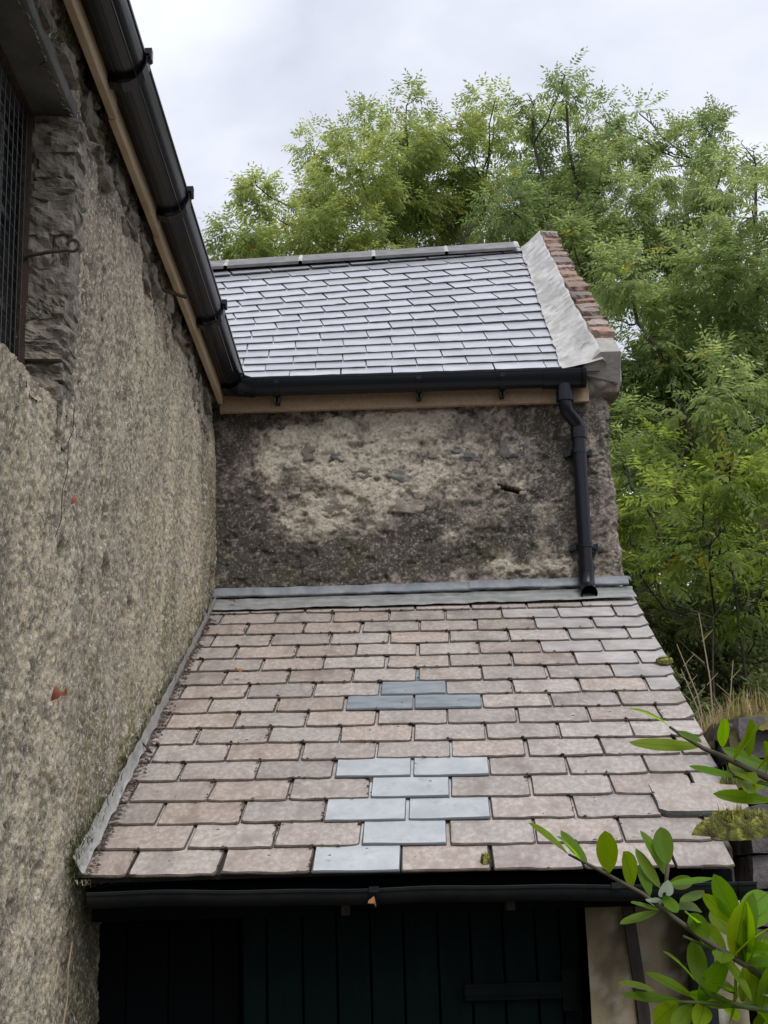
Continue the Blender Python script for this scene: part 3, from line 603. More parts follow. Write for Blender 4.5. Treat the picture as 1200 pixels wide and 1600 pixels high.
# ---- slates
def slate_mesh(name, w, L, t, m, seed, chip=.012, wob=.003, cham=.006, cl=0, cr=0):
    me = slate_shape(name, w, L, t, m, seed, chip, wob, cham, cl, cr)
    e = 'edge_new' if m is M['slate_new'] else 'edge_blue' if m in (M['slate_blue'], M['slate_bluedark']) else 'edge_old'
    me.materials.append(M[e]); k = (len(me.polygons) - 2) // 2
    me.polygons.foreach_set('material_index', [0] + [1] * (2 * k) + [0])  # side faces get the edge colour that paints in the shadow lines
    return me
def slate_shape(name, w, L, t, m, seed, chip=.012, wob=.003, cham=.006, cl=0, cr=0):
    rr = random.Random(seed)
    h = w / 2
    pts = []
    c = cl or rr.uniform(.2, 1) * chip
    pts.append((-h + rr.uniform(-wob, wob) * .5, c)); pts.append((-h + c * rr.uniform(.6, 1.1), rr.uniform(0, wob)))
    n = 6
    for i in range(1, n): pts.append((-h + w * i / n + rr.uniform(-.012, .012), rr.uniform(-wob, wob)))
    c2 = cr or rr.uniform(.2, 1) * chip
    pts.append((h - c2 * rr.uniform(.6, 1.1), rr.uniform(0, wob))); pts.append((h + rr.uniform(-wob, wob) * .5, c2))
    pts.append((h + rr.uniform(-wob, wob) * .6, L * .35)); pts.append((h, L)); pts.append((-h, L)); pts.append((-h + rr.uniform(-wob, wob) * .6, L * .35))
    k = len(pts)
    cx, cy = 0, L / 2
    top = []
    for (x, y) in pts:
        q = cham * rr.uniform(.6, 1.3)
        top.append((x - q * (1 if x > 0 else -1) * min(1, abs(x) / h), y + (q if y < L * .2 else 0), t + rr.uniform(-.0012, .0012)))
    mid_ = [(x, y, t * .45) for x, y in pts]
    bot = [(x, y, 0) for x, y in pts]
    v = top + mid_ + bot
    f = [tuple(range(k))]
    for a in (0, k):
        for i in range(k):
            j = (i + 1) % k
            f.append((a + i, a + k + i, a + k + j, a + j))
    f.append(tuple(range(2 * k, 3 * k))[::-1])
    return mesh(name, v, f, m)
def place(o, P, ex, ey, ez, tilt, roll=0.0, sx=1.0):
    """seat a slate: local y runs up the slope and dips by tilt at its head"""
    y2 = (ey * math.cos(tilt) - ez * math.sin(tilt)).normalized(); z2 = ex.cross(y2).normalized()
    if roll:
        ex2 = ex * math.cos(roll) + z2 * math.sin(roll); z2 = ex2.cross(y2); ex = ex2
    r3 = Matrix((ex, y2, z2)).transposed()
    mw = r3.to_4x4()
    if sx != 1.0: mw = mw @ Matrix.Diagonal((sx, 1, 1, 1))
    q = Vector(P) - WL[o.parent.name]
    o.matrix_local = Matrix.Translation(q) @ mw
# upper roof: (along the slope at the left, at the right, joint) from the ridge down
SL = [2.466, 2.268, 2.087, 1.918, 1.74, 1.58, 1.425, 1.273, 1.118, .971, .828, .685, .537, .394, .262, .135, .02]
SR = [2.82, 2.62, 2.45, 2.265, 2.084, 1.90, 1.717, 1.53, 1.345, 1.165, .98, .79, .61, .452, .31, .17, .03]
JU = [.088, -.038, .084, -.045, .082, -.043, .078, -.049, .075, -.052, .074, -.056, .069, -.063, .069, -.066, .061]
WU = .2545
rs = random.Random(21)
TU = .0078
def su(i, x):
    xl, xr = -.46 - .007 * (16 - i), .67 + .016 * (16 - i)
    return SL[i] + (SR[i] - SL[i]) * (x - xl) / (xr - xl)
for i in range(17):
    g_ = (SL[i - 1] - SL[i]) if i else .19
    g2 = (SL[max(i - 2, 0)] - SL[i]) if i > 1 else .2
    Ls = min(g2 + .07, 2.95 - SL[i]) if i > 1 else .24
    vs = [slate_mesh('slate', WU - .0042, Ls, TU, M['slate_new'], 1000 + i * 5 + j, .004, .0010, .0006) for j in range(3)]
    ang = math.atan((su(i, .5) - su(i, -.5)))
    ex = (Vector((1, 0, 0)) * math.cos(ang) + EU * math.sin(ang)).normalized(); ey = NU.cross(ex).normalized()
    k0 = math.ceil((-1.35 - JU[i]) / WU)
    for k in range(k0, 8):
        xa, xb = JU[i] + k * WU, JU[i] + (k + 1) * WU
        xe = .985 + .012 * SR[i]
        if xa > xe - .03: break
        sx = 1.0
        if xb > xe: sx = (xe - xa) / WU; xb = xe
        xc = (xa + xb) / 2 + rs.uniform(-.0015, .0015)
        o = obj('slate', rs.choice(vs), wroof)
        P = Vector((xc, PU.y, PU.z)) + EU * (su(i, xc) + rs.uniform(-.002, .002)) + NU * (TU * 1.6 - .020)
        tl = TU * 2.6 / Ls
        place(o, P, ex, ey, NU, tl + rs.uniform(-.0018, .0018), rs.uniform(-.002, .002), sx)
# ridge tiles with mortar between
rng = [-1.42, -.985, -.50, -.018, .468, .945]
def ridge_pt(x, h=0): 
    s = 2.62 + (x + 1.0) * .165
    p = PU + EU * s; return Vector((x, p.y + .03, p.z + h + .035))
for a, b in zip(rng[:-1], rng[1:]):
    mb = MB(); st = []
    for x in (a + .012, b - .012):
        p = ridge_pt(x); st.append([p + Vector((0, -.15, -.085)), p + Vector((0, -.012, .018)), p + Vector((0, .012, .018)), p + Vector((0, .15, -.085)), p + Vector((0, .138, -.10)), p + Vector((0, 0, -.006)), p + Vector((0, -.138, -.10))])
    mb.sweep(st, None, True)
    for s_ in st: mb.add(s_, [tuple(range(7))])
    mb.build('ridge_tile', M['ridge'], WG)
for x in rng[1:]:
    mb = MB(); st = []
    for dx, e in ((-.019, -.003), (0, .004), (.019, -.003)):
        p = ridge_pt(x + dx, e); st.append([p + Vector((0, -.152, -.087)), p + Vector((0, -.012, .018)), p + Vector((0, .012, .018)), p + Vector((0, .15, -.085))])
    mb.sweep(st, None); mb.build('ridge_mortar', M['mortar'], WG)
# verge: mortar fillet, brick edge, mortar kneeler
na, nb = 170, 22
sa = np.linspace(.0, 2.93, na); tb = np.linspace(0, 1, nb)
SA, TB = np.meshgrid(sa, tb, indexing='ij')
xL = .895 + .028 * SA + .026 * (fbm(SA * 11, SA * 0, 111, 4) - .5)
xR = 1.076 + .012 * SA + .035 * sstep(.32, .0, SA) + .03 * (fbm(SA * 6, SA * 0 + 5, 112, 3) - .5)
FX = xL + (xR - xL) * TB
FH = .006 + .120 * TB ** 1.25 + .010 * (fbm(SA * 7, TB * 3, 113, 3) - .5) * sstep(0, .15, TB) + .003 * (fbm(SA * 34, TB * 8, 114, 4) - .5)
FH = FH * (.35 + .65 * sstep(-.05, .22, SA))
FH = np.where(TB > .93, FH - .05 * (TB - .93) / .07, FH)
P3 = np.stack([FX, PU.y + EU.y * SA + NU.y * FH, PU.z + EU.z * SA + NU.z * FH], -1)
obj('verge_mortar', bigmesh('verge_mortar', P3, grid_quads(na, nb), M['mortar'], True), WG)
bs = random.Random(8)
cop = MB(); cop.add([tuple(Vector((x, PU.y, PU.z)) + EU * s_ + NU * h_) for s_ in (.02, 2.93) for x, h_ in ((.97, -.03), (1.09, .075), (1.19, .075), (1.19, -.09))],
        [(0, 1, 5, 4), (1, 2, 6, 5), (2, 3, 7, 6), (0, 3, 2, 1), (4, 5, 6, 7)])
coping = cop.build('coping', M['mortargrey'], WG)
s_ = .27; i = 0
while s_ < 2.86:
    ln_ = bs.uniform(.10, .23)
    b = lump('brick', M['brick'], coping, tuple(Vector((1.130 + .010 * s_ + bs.uniform(-.008, .008), PU.y, PU.z)) + EU * (s_ + ln_ / 2) + NU * (.064 + bs.uniform(0, .012))), (.105 + bs.uniform(-.015, .015), ln_ - .004, .085), 700 + i, .20, 6, bs.uniform(-.08, .08), .85, False)
    b.rotation_euler = (math.atan2(EU.z, EU.y) - bs.uniform(.03, .16), 0, bs.uniform(-.04, .04))
    s_ += ln_; i += 1
lump('mortar_kneeler', M['mortargrey'], WG, (1.112, 7.07, 4.205), (.19, .31, .27), 44, .09, 18, .10, .24)
lump('kneeler_stone', M['brick'], WG, (1.125, 7.06, 4.075), (.14, .22, .06), 45, .25, 5)
lump('stone', M['stone'], ww, (1.06, 7.02, 4.10), (.16, .14, .13), 46, .25, 4)
# fascia, gutter, downpipe
fb = MB(); fb.box((-.80, 6.935, 3.995), (1.035, 6.965, 4.135)); bevel(fb.build('fascia_board', M['timber_y'], WG), .003)
WGR = .055
def wgp(x, r=WGR, d=.068): return [(x, 6.868 - (px_ - 0), pz_) for px_, pz_ in gutter_profile(0, 4.118, r, d)]
mb = MB(); st = [wgp(x) for x in (-.70, -.2, .4, 1.0)]; mb.sweep(st, None, True)
mb.add(st[-1][:11] + st[-1][15:], [tuple(range(22))])
mb.add(wgp(1.0)[:11], [tuple(range(11))]); mb.add(wgp(1.006)[:11], [tuple(range(11))])
wgut = mb.build('gutter', M['plastic'], WG); smooth_faces(wgut)
for xa, xb in ((.80, .995), (-.30, -.26) if False else (.985, 1.012)):
    mb = MB(); st = [wgp(x, WGR + .006, .075) for x in (xa, xb)]; mb.sweep(st, None, True); mb.add(st[0][:11] + st[0][15:], [tuple(range(22))]); mb.add(st[1][:11], [tuple(range(11))])
    o = mb.build('gutter_outlet' if xa < .9 else 'stop_end', M['plastic'], wgut); smooth_faces(o)
mb = MB(); st = [[(q[0], q[1], q[2]) for q in wgp(x)] for x in (-.70, -.60)]
for xb in (-.51, .19, .60):
    mb = MB(); st = [wgp(x, WGR + .005, .074) for x in (xb - .012, xb + .012)]; mb.sweep(st, None, True)
    mb.box((xb - .012, 6.905, 4.02), (xb + .012, 6.934, 4.10)); mb.box((xb - .012, 6.872, 4.018), (xb - .006, 6.93, 4.06)); mb.box((xb + .006, 6.872, 4.018), (xb + .012, 6.93, 4.06))
    mb.build('gutter_bracket', M['plastic'], wgut)
# internal corner joining the two gutters
mb = MB()
st = [[(gcx(6.8) + o_, 6.80, z_) for o_, z_ in gutter_profile(0, 4.14, GR + .004, .07)], [(-.735 + o_ * .9, 6.868 - o_ * .9, z_) for o_, z_ in gutter_profile(0, 4.13, GR + .006, .072)], wgp(-.62, WGR + .005, .073)]
mb.sweep(st, None, True); o = mb.build('gutter_corner', M['plastic'], wgut); smooth_faces(o)
DR = .034
mb = MB()
mb.tube([(.905, 6.868, 4.06), (.905, 6.868, 3.985)], DR + .007, 16)
mb.tube([(.905, 6.868, 4.0), (.905, 6.868, 3.955), (.912, 6.875, 3.93), (.955, 6.912, 3.885), (.968, 6.925, 3.865), (.970, 6.928, 3.83)], DR, 16)
mb.tube([(.970, 6.928, 3.86), (.966, 6.930, 3.40), (.963, 6.930, 3.08)], DR, 16)
dp = mb.build('downpipe', M['plastic'], WG, True); smooth_faces(dp)
for nm, za_, zb_, xx, yy_, rr_ in (('pipe_collar', 3.975, 4.02, .905, 6.868, .043), ('pipe_collar', 3.80, 3.855, .970, 6.928, .040), ('pipe_collar', 3.13, 3.19, .963, 6.93, .0395)):
    mb = MB(); mb.tube([(xx, yy_, za_), (xx, yy_, zb_)], rr_, 16); o = mb.build(nm, M['plastic'], dp); smooth_faces(o)
for zc_ in (3.735, 3.26):
    mb = MB(); mb.tube([(.967, 6.93, zc_ - .012), (.967, 6.93, zc_ + .012)], .0385, 16); mb.box((.912, 6.955, zc_ - .012), (1.022, 6.985, zc_ + .012))
    mb.box((.90, 6.962, zc_ - .016), (.916, 6.99, zc_ + .016)); mb.box((1.018, 6.962, zc_ - .016), (1.034, 6.99, zc_ + .016))
    mb.build('pipe_clip', M['plastic'], dp)
mb = MB(); sh = [(.963, 6.930, 3.13), (.963, 6.928, 3.075), (.963, 6.905, 3.035), (.963, 6.865, 3.012)]
n0 = len(mb.v); mb.tube(sh, [DR + .004, DR + .004, DR + .005, DR + .006], 18, False)
mb.tube(sh[::-1], [DR + .001] * 4, 18, False); o = mb.build('pipe_shoe', M['plastic'], dp); smooth_faces(o)

# ------------------------------------------------------------------ the lean-to shed in front
KS = .97
PE = Vector((.0149, 4.326, 1.720)); EE = Vector((0, .8966, .4429)).normalized(); NE = Vector((1, 0, 0)).cross(EE)
SH = thing('lean_to_shed', 'low lean-to shed with brown slate roof, dark green plank door and old gutter', 'shed', (.1, 5.7, 0))
def rp(x, s, h=0.0): return Vector((x, PE.y, PE.z)) + EE * s + NE * h
mb = MB()
mb.add([tuple(rp(-1.02, .05, -.035)), tuple(rp(.97, .05, -.035)), tuple(rp(1.15, 2.95, -.035)), tuple(rp(-.9, 2.95, -.035)),
        tuple(rp(-1.02, .05, -.02)), tuple(rp(.97, .05, -.02)), tuple(rp(1.15, 2.95, -.02)), tuple(rp(-.9, 2.95, -.02))],
       [(3, 2, 1, 0), (4, 5, 6, 7), (0, 1, 5, 4), (1, 2, 6, 5), (2, 3, 7, 6), (3, 0, 4, 7)])
sroof = mb.build('roof', M['deck'], SH)
ST = [2.868, 2.688, 2.505, 2.322, 2.138, 1.962, 1.778, 1.60, 1.428, 1.257, 1.085, .909, .733, .553, .368, .182, .0]
JT = [.138, .0045, .1459, .0054, .1294, -.0115, .1166, -.0399, .0916, -.0531, .0806, -.0557, .0673, -.0771, .0461, -.1013, .0154]
XR_ = [1.222, 1.221, 1.208, 1.20, 1.197, 1.192, 1.184, 1.171, 1.162, 1.159, 1.151, 1.139, 1.127, 1.116, 1.124, 1.045, .998]
XL_ = [-.858, -.858, -.858, -.862, -.866, -.874, -.885, -.895, -.90, -.90, -.90, -.898, -.912, -.914, -.917, -.931, -.925]
BLUE = {7: [.095], 8: [-.04, .227], 12: [-.07, .20], 13: [.055], 14: [-.09, .18], 15: [.034], 16: [-.12]}
GREYED = {1: [.69, .95, 1.15], 2: [.8, 1.1], 3: [.94, 1.14], 4: [.8, 1.06], 5: [.9, 1.13], 6: [1.05], 7: [1.1], }
WT = .2695 * KS
TT = .0075
rs = random.Random(77)
SANG = -.033
ext = (Vector((1, 0, 0)) * math.cos(SANG) + EE * math.sin(SANG)).normalized(); eyt = NE.cross(ext).normalized()
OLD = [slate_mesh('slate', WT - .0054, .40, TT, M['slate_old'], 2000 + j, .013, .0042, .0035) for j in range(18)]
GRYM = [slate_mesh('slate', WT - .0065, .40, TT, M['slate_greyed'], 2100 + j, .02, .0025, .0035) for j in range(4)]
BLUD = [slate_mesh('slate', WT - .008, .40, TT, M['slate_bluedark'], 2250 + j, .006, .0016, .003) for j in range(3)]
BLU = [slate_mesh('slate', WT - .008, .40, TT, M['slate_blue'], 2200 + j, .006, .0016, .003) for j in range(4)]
joints = []
for i in range(17):
    xl, xr = XL_[i] * KS - .02, XR_[i] * KS
    k = math.floor((xl - JT[i] * KS) / WT)
    while True:
        xa, xb = JT[i] * KS + k * WT, JT[i] * KS + (k + 1) * WT
        k += 1
        if xb < xl + .035: continue
        if xa > xr - .03: break
        xa, xb2 = max(xa, xl), min(xb, xr)
        if xr - xb < .035 and xb2 == xb: xb2 = xr
        w_ = xb2 - xa
        xc = (xa + xb2) / 2
        blue = any(abs(xc - b * KS) < .06 for b in BLUE.get(i, ()))
        gry = any(abs(xc - b * KS) < .10 for b in GREYED.get(i, ()))
        last = xb2 >= xr - 1e-6; first = xa <= xl + 1e-6
        if blue: me = rs.choice(BLUD if i < 9 else BLU); sx = 1
        elif last and i < 14:
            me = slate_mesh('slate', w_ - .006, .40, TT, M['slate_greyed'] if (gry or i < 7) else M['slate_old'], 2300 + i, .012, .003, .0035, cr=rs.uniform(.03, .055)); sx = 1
        else:
            me = rs.choice(GRYM if gry else OLD); sx = w_ / WT
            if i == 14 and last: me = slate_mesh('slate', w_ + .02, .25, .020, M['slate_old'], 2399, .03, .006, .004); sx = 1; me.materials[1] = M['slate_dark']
        o = obj('slate', me, sroof)
        if blue: o['label'] = 'dark blue-grey replacement slate' if i < 9 else 'pale blue-grey replacement slate'
        elif i == 14 and last: o['label'] = 'thick slate with dark raised edge at the verge'
        s_ = ST[i] * KS + math.tan(SANG) * (xc - .05) + rs.uniform(-.004, .004)
        lift = .003 if blue else 0
        tl = TT * 2.5 / .40 + rs.uniform(-.004, .005)
        place(o, rp(xc + rs.uniform(-.003, .003), s_, TT * 1.5 - .0190 + lift), ext, eyt, NE, tl, rs.uniform(-.008, .008), sx)
        if not blue and not last: joints.append((xb2, s_, i))
# dark debris and moss packed in the joints
rs = random.Random(99)
mb = MB()
for (x, s_, i) in joints:
    if rs.random() < .15: continue
    for q in range(rs.randint(2, 8) if x < -.2 else rs.randint(0, 3)):
        p = rp(x + rs.uniform(-.007, .007), s_ + rs.uniform(.0, .155), rs.uniform(-.002, .006)); r_ = rs.uniform(.002, .0055)
        mb.add([p + Vector((r_ * rs.uniform(.6, 1.4) * math.cos(a), r_ * 1.6 * math.sin(a), rs.uniform(-.002, .001))) for a in (0, 1.26, 2.5, 3.77, 5.0)] + [p + Vector((0, 0, r_ * .9))], [(0, 1, 5), (1, 2, 5), (2, 3, 5), (3, 4, 5), (4, 0, 5)])
    for q in range(3):
        p = rp(x + rs.uniform(-.006, .006), s_ + rs.uniform(.158, .176), rs.uniform(-.004, .002)); r_ = rs.uniform(.005, .009)
        mb.add([p + Vector((r_ * math.cos(a), r_ * 1.4 * math.sin(a), rs.uniform(-.002, .001))) for a in (0, 1.26, 2.5, 3.77, 5.0)] + [p + Vector((0, 0, r_ * .7))], [(0, 1, 5), (1, 2, 5), (2, 3, 5), (3, 4, 5), (4, 0, 5)])
    for q in range(rs.randint(0, 5)):
        p = rp(x + rs.uniform(-.2, .06), s_ - rs.uniform(.0, .012), rs.uniform(-.002, .004)); r_ = rs.uniform(.002, .005)
        mb.add([p + Vector((2 * r_ * math.cos(a), r_ * math.sin(a), 0)) for a in (0, 1.26, 2.5, 3.77, 5.0)] + [p + Vector((0, 0, r_))], [(0, 1, 5), (1, 2, 5), (2, 3, 5), (3, 4, 5), (4, 0, 5)])
for q in range(420):
    s_ = rs.uniform(0, 2.7); xl = np.interp(s_, [0, 2.8], [-.885, -.83])
    p = rp(xl + abs(rs.gauss(0, .014)), s_, .012); r_ = rs.uniform(.003, .009)
    mb.add([p + Vector((r_ * rs.uniform(.6, 1.4) * math.cos(a), r_ * math.sin(a), rs.uniform(-.002, .001))) for a in (0, 1.26, 2.5, 3.77, 5.0)] + [p + Vector((0, 0, r_ * .8))], [(0, 1, 5), (1, 2, 5), (2, 3, 5), (3, 4, 5), (4, 0, 5)])
for q in range(60):
    p = rp(rs.uniform(-.85, .9), rs.uniform(0, 1.4) ** 1.3, .016); r_ = rs.uniform(.002, .006)
    mb.add([p + Vector((r_ * rs.uniform(.6, 1.8) * math.cos(a), r_ * math.sin(a), rs.uniform(-.001, .001))) for a in (0, 1.26, 2.5, 3.77, 5.0)] + [p + Vector((0, 0, r_ * .5))], [(0, 1, 5), (1, 2, 5), (2, 3, 5), (3, 4, 5), (4, 0, 5)])
o = mb.build('joint_debris', M['debris'], sroof); o['kind'] = 'stuff'
# lead flashings
def lead_strip(name, xs, prof, seed, m):
    XS = np.array(xs); n = len(prof); v = []
    for x in XS:
        w_ = (fbm(np.array([x * 9.]), np.array([seed * 3.]), 120 + seed, 3)[0] - .5)
        for j, (y, z) in enumerate(prof):
            w2 = (fbm(np.array([x * 16.]), np.array([j * 1.3 + seed]), 130 + seed, 3)[0] - .5)
            v.append((x, y - .010 * abs(w2) + .004 * w_, z + .012 * w_ * (1 if j in (0, n - 1) else .6) + .004 * w2))
    return obj(name, bigmesh(name, v, grid_quads(len(XS), n), m, False), SH)
def apron(s_): p = rp(0, s_, .016); return (p.y, p.z)
_a0, _a1, _a2, _a3 = apron(2.99), apron(2.955), apron(2.89), apron(2.835)
up = [(6.985, 3.112), (6.967, 3.108), (6.962, 3.074), (6.957, 3.066), (6.968, 3.062)]
lead_strip('lead_flashing', np.arange(-.845, .42, .012), up, 1, M['lead'])
lead_strip('lead_flashing', np.arange(.40, 1.175, .012), [(y - .005, z + .003) for y, z in up], 2, M['lead'])
lead_strip('lead_apron', np.arange(-.83, 1.19, .012), [(6.975, 3.06), (6.962, 3.052), _a1, _a2, _a3, (_a3[0], _a3[1] - .006)], 3, M['leadpale'])
mb = MB()
mb.tube([(1.15, 6.972, 3.105), (1.172, 6.965, 3.10), (1.182, 6.962, 3.085)], [.007, .009, .004], 8); mb.build('flashing_end', M['lead'], SH, True)
n = 140; prof_n = 7; v = []
for i_ in range(n):
    s_ = .01 + 2.92 * i_ / (n - 1)
    y_, z_ = rp(0, s_).y, rp(0, s_).z
    xl = float(np.interp(s_, [-.03, 2.9], [-.888, -.826])) + .010 * (fbm(np.array([s_ * 8.]), np.array([2.]), 140, 3)[0] - .5)
    xw = float(wall_x(y_, z_ + .06)) + .016
    wb_ = .014 * (fbm(np.array([s_ * 22.]), np.array([0.]), 141, 3)[0] - .5)
    for j in range(prof_n):
        t_ = j / (prof_n - 1)
        h = .016 + (.050 + wb_) * (1 - t_) ** 2.0 + .004 * math.sin(t_ * 6 + s_ * 50)
        p = rp(xw + (xl - xw) * t_, s_, h); v.append(p)
obj('side_flashing', bigmesh('side_flashing', v, grid_quads(n, prof_n)[:, ::-1], M['fillet'], True), SH)
for s_ in (.98, 1.95):
    p = rp(-.86, s_, .03); q = MB(); q.tube([rp(-.915, s_ + .03, .095), rp(-.885, s_ + .015, .055), rp(-.85, s_ - .01, .024), rp(-.835, s_ - .02, .014)], .0035, 6); q.build('flashing_clip', M['iron'], SH)
# walls: the pier, the far return, the plinth line
def rough_box(name, lo, hi, m, seed, step=.02, parent=SH, tint=None):
    x0, y0, z0 = lo; x1, y1, z1 = hi
    us = np.arange(0, (x1 - x0) + (y1 - y0), step); zs = np.linspace(z0, z1, max(8, int((z1 - z0) / step)))
    U_, Z_ = np.meshgrid(us, zs, indexing='ij')
    d = .03 * (fbm(U_ * 3 + seed, Z_ * 3, seed, 3) - .5) + .014 * (fbm(U_ * 14, Z_ * 14, seed + 3, 4) - .5)
    fr_ = U_ < (x1 - x0)
    X_ = np.where(fr_, x0 + U_, x1 + d); Y_ = np.where(fr_, y0 - d, y0 + U_ - (x1 - x0))
    base = np.ones(U_.shape + (3,)) * np.array([.36, .315, .225])
    base = lerp3(base, [.22, .19, .13], sstep(.42, .62, fbm(U_ * 4, Z_ * 2.2, seed + 5, 4)))
    base = lerp3(base, [.08, .07, .05], .8 * sstep(.55, .72, fbm(U_ * 9, Z_ * 4, seed + 6, 4)))
    base = lerp3(base, [.46, .44, .38], .7 * sstep(.62, .75, fbm(U_ * 13, Z_ * 13, seed + 8, 3)))
    if tint is not None: base = base * np.array(tint)
    return obj(name, bigmesh(name, np.stack([X_, Y_, Z_], -1), grid_quads(len(us), len(zs)), m, True, base), parent)
rough_box('pier', (.565, 4.56, 0), (.70, 4.85, 1.66), M['plaster'], 7, tint=(.84, .80, .74))
rough_box('pier', (.715, 4.575, 0), (.955, 4.9, 1.66), M['plaster'], 17, tint=(.78, .75, .70))
rough_box('end_wall', (.87, 4.52, 0), (1.03, 7.0, 1.64), M['plaster'], 27, .025, tint=(1.0, 1.0, 1.0))
mb = MB(); mb.add([(x, y, z) for x in (.93, 1.028) for y, z in ((4.6, 1.6), (6.95, 1.6), (6.95, 2.90), (4.6, 1.76))], [(0, 1, 2, 3), (7, 6, 5, 4), (0, 4, 5, 1), (1, 5, 6, 2), (2, 6, 7, 3), (3, 7, 4, 0)]); mb.build('end_wall_head', M['stone'], SH)
mb = MB(); mb.add([(.668, 4.535, 1.66), (.70, 4.535, 1.66), (.735, 4.548, 1.30), (.735, 4.548, 0.0), (.70, 4.548, 0), (.70, 4.548, 1.30), (.668, 4.60, 1.66), (.70, 4.60, 1.66), (.735, 4.61, 1.3), (.735, 4.61, 0), (.70, 4.61, 0), (.70, 4.61, 1.3)],
       [(0, 5, 2, 1), (5, 4, 3, 2), (6, 7, 8, 11), (11, 8, 9, 10), (0, 6, 11, 5), (5, 11, 10, 4), (1, 2, 8, 7), (2, 3, 9, 8)])
mb.build('dark_batten', M['darkwood'], SH)
mb = MB(); mb.box((-.90, 4.50, 1.60), (1.0, 4.60, 1.70)); bevel(mb.build('eaves_beam', M['black'], SH), .006)
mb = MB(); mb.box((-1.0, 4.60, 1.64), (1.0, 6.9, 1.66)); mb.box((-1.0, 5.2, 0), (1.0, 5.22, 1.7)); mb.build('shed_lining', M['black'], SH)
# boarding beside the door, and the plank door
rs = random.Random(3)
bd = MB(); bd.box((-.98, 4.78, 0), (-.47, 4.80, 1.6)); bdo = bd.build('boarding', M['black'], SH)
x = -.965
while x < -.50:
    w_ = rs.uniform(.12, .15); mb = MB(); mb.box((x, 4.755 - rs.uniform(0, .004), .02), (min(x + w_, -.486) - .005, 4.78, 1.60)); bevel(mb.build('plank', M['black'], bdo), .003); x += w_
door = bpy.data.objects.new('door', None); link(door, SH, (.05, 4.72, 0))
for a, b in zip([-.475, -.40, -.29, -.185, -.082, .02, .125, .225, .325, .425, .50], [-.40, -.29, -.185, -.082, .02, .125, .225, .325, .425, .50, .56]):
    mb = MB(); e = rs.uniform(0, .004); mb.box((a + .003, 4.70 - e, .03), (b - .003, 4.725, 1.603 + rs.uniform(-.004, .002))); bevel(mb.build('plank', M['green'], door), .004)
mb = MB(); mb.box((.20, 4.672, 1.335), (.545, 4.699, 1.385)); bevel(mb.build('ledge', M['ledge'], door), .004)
mb = MB(); mb.box((.495, 4.668, 1.30), (.54, 4.673, 1.42)); mb.box((.20, 4.667, 1.35), (.49, 4.671, 1.372)); mb.build('hinge', M['ledge'], door)
# old gutter under the slates
lgx = lambda x: 1.676 - .0135 * (x + .85)
mb = MB(); st = []
for x in np.linspace(-.868, 1.005, 40):
    wv = .004 * math.sin(x * 7) + .003 * math.sin(x * 17)
    st.append([(x, 4.305 - p, q) for p, q in gutter_profile(0, float(lgx(x)) + wv * .5, .040, .036)])
mb.sweep(st, None, True); mb.add(st[-1][:11], [tuple(range(11))]); mb.add(st[0][:11], [tuple(range(11))])
lg = mb.build('gutter', M['oldgutter'], SH); smooth_faces(lg)
mb = MB(); st = [[(x, 4.305 - p, q) for p, q in gutter_profile(0, float(lgx(x)), .045, .042)] for x in (.962, 1.012)]; mb.sweep(st, None, True); mb.add(st[1][:11], [tuple(range(11))]); o = mb.build('stop_end', M['oldgutter'], lg); smooth_faces(o)
for xb in (-.06, .62):
    mb = MB(); st = [[(x, 4.305 - p, q) for p, q in gutter_profile(0, float(lgx(x)), .043, .039)] for x in (xb - .014, xb + .014)]; mb.sweep(st, None, True)
    mb.box((xb - .014, 4.254, float(lgx(xb)) - .004), (xb + .014, 4.268, float(lgx(xb)) + .012)); mb.box((xb - .012, 4.35, 1.62), (xb + .012, 4.50, 1.66)); mb.build('gutter_bracket', M['oldgutter'], lg)
for xb in (-.145, .33):
    mb = MB(); mb.box((xb - .011, 4.36, 1.60), (xb + .011, 4.50, 1.655)); mb.build('rafter_foot', M['darkwood'], SH)
mb = MB(); mb.tube([(.895, 4.33, 1.66), (.895, 4.34, 1.615), (.893, 4.44, 1.60), (.888, 4.49, 1.57), (.885, 4.49, .06)], .036, 14); mb.tube([(.885, 4.49, 1.36), (.885, 4.49, 1.43)], .043, 14)
o = mb.build('downpipe', M['oldgutter'], SH, True); smooth_faces(o)

# ------------------------------------------------------------------ the garden wall beyond the verge
GW = thing('garden_wall', 'purplish grey stone garden wall topped with moss beside the brown slate roof', 'wall', (1.45, 5.8, 0))
core = MB(); core.box((1.20, 4.86, 0), (1.72, 7.6, 2.12)); gcore = core.build('wall_core', M['stonedark'], GW)
rs = random.Random(14); k = 0
z = .02
while z < 2.14:
    h = rs.uniform(.085, .15); h = min(h, 2.18 - z) if 2.18 - z - h > .05 else 2.18 - z
    x = 1.135
    while x < 1.76:
        w_ = rs.uniform(.12, .26)
        if z > .9: lump('stone', M['gardenstone'], gcore, (x + w_ / 2, 4.87 + rs.uniform(-.012, .012), z + h / 2), (w_ * 1.0, .12, h * .99), 900 + k, .14, 3, 0, .82, False); k += 1
        x += w_ + .006
    y = 4.95
    while y < 7.5:
        w_ = rs.uniform(.16, .32)
        if z > 1.3: 
            o = lump('stone', M['gardenstone'], gcore, (1.195 + .05 * (y - 4.9) / 2.5 + rs.uniform(-.01, .012), y + w_ / 2, z + h / 2), (.13, w_, h * .99), 900 + k, .14, 3, 0, .82, False); k += 1
        y += w_ + .006
    z += h + .005
tg = np.linspace(1.10, 1.80, 50); yg = np.linspace(4.78, 7.7, 150)
TG, YG = np.meshgrid(tg, yg, indexing='ij')
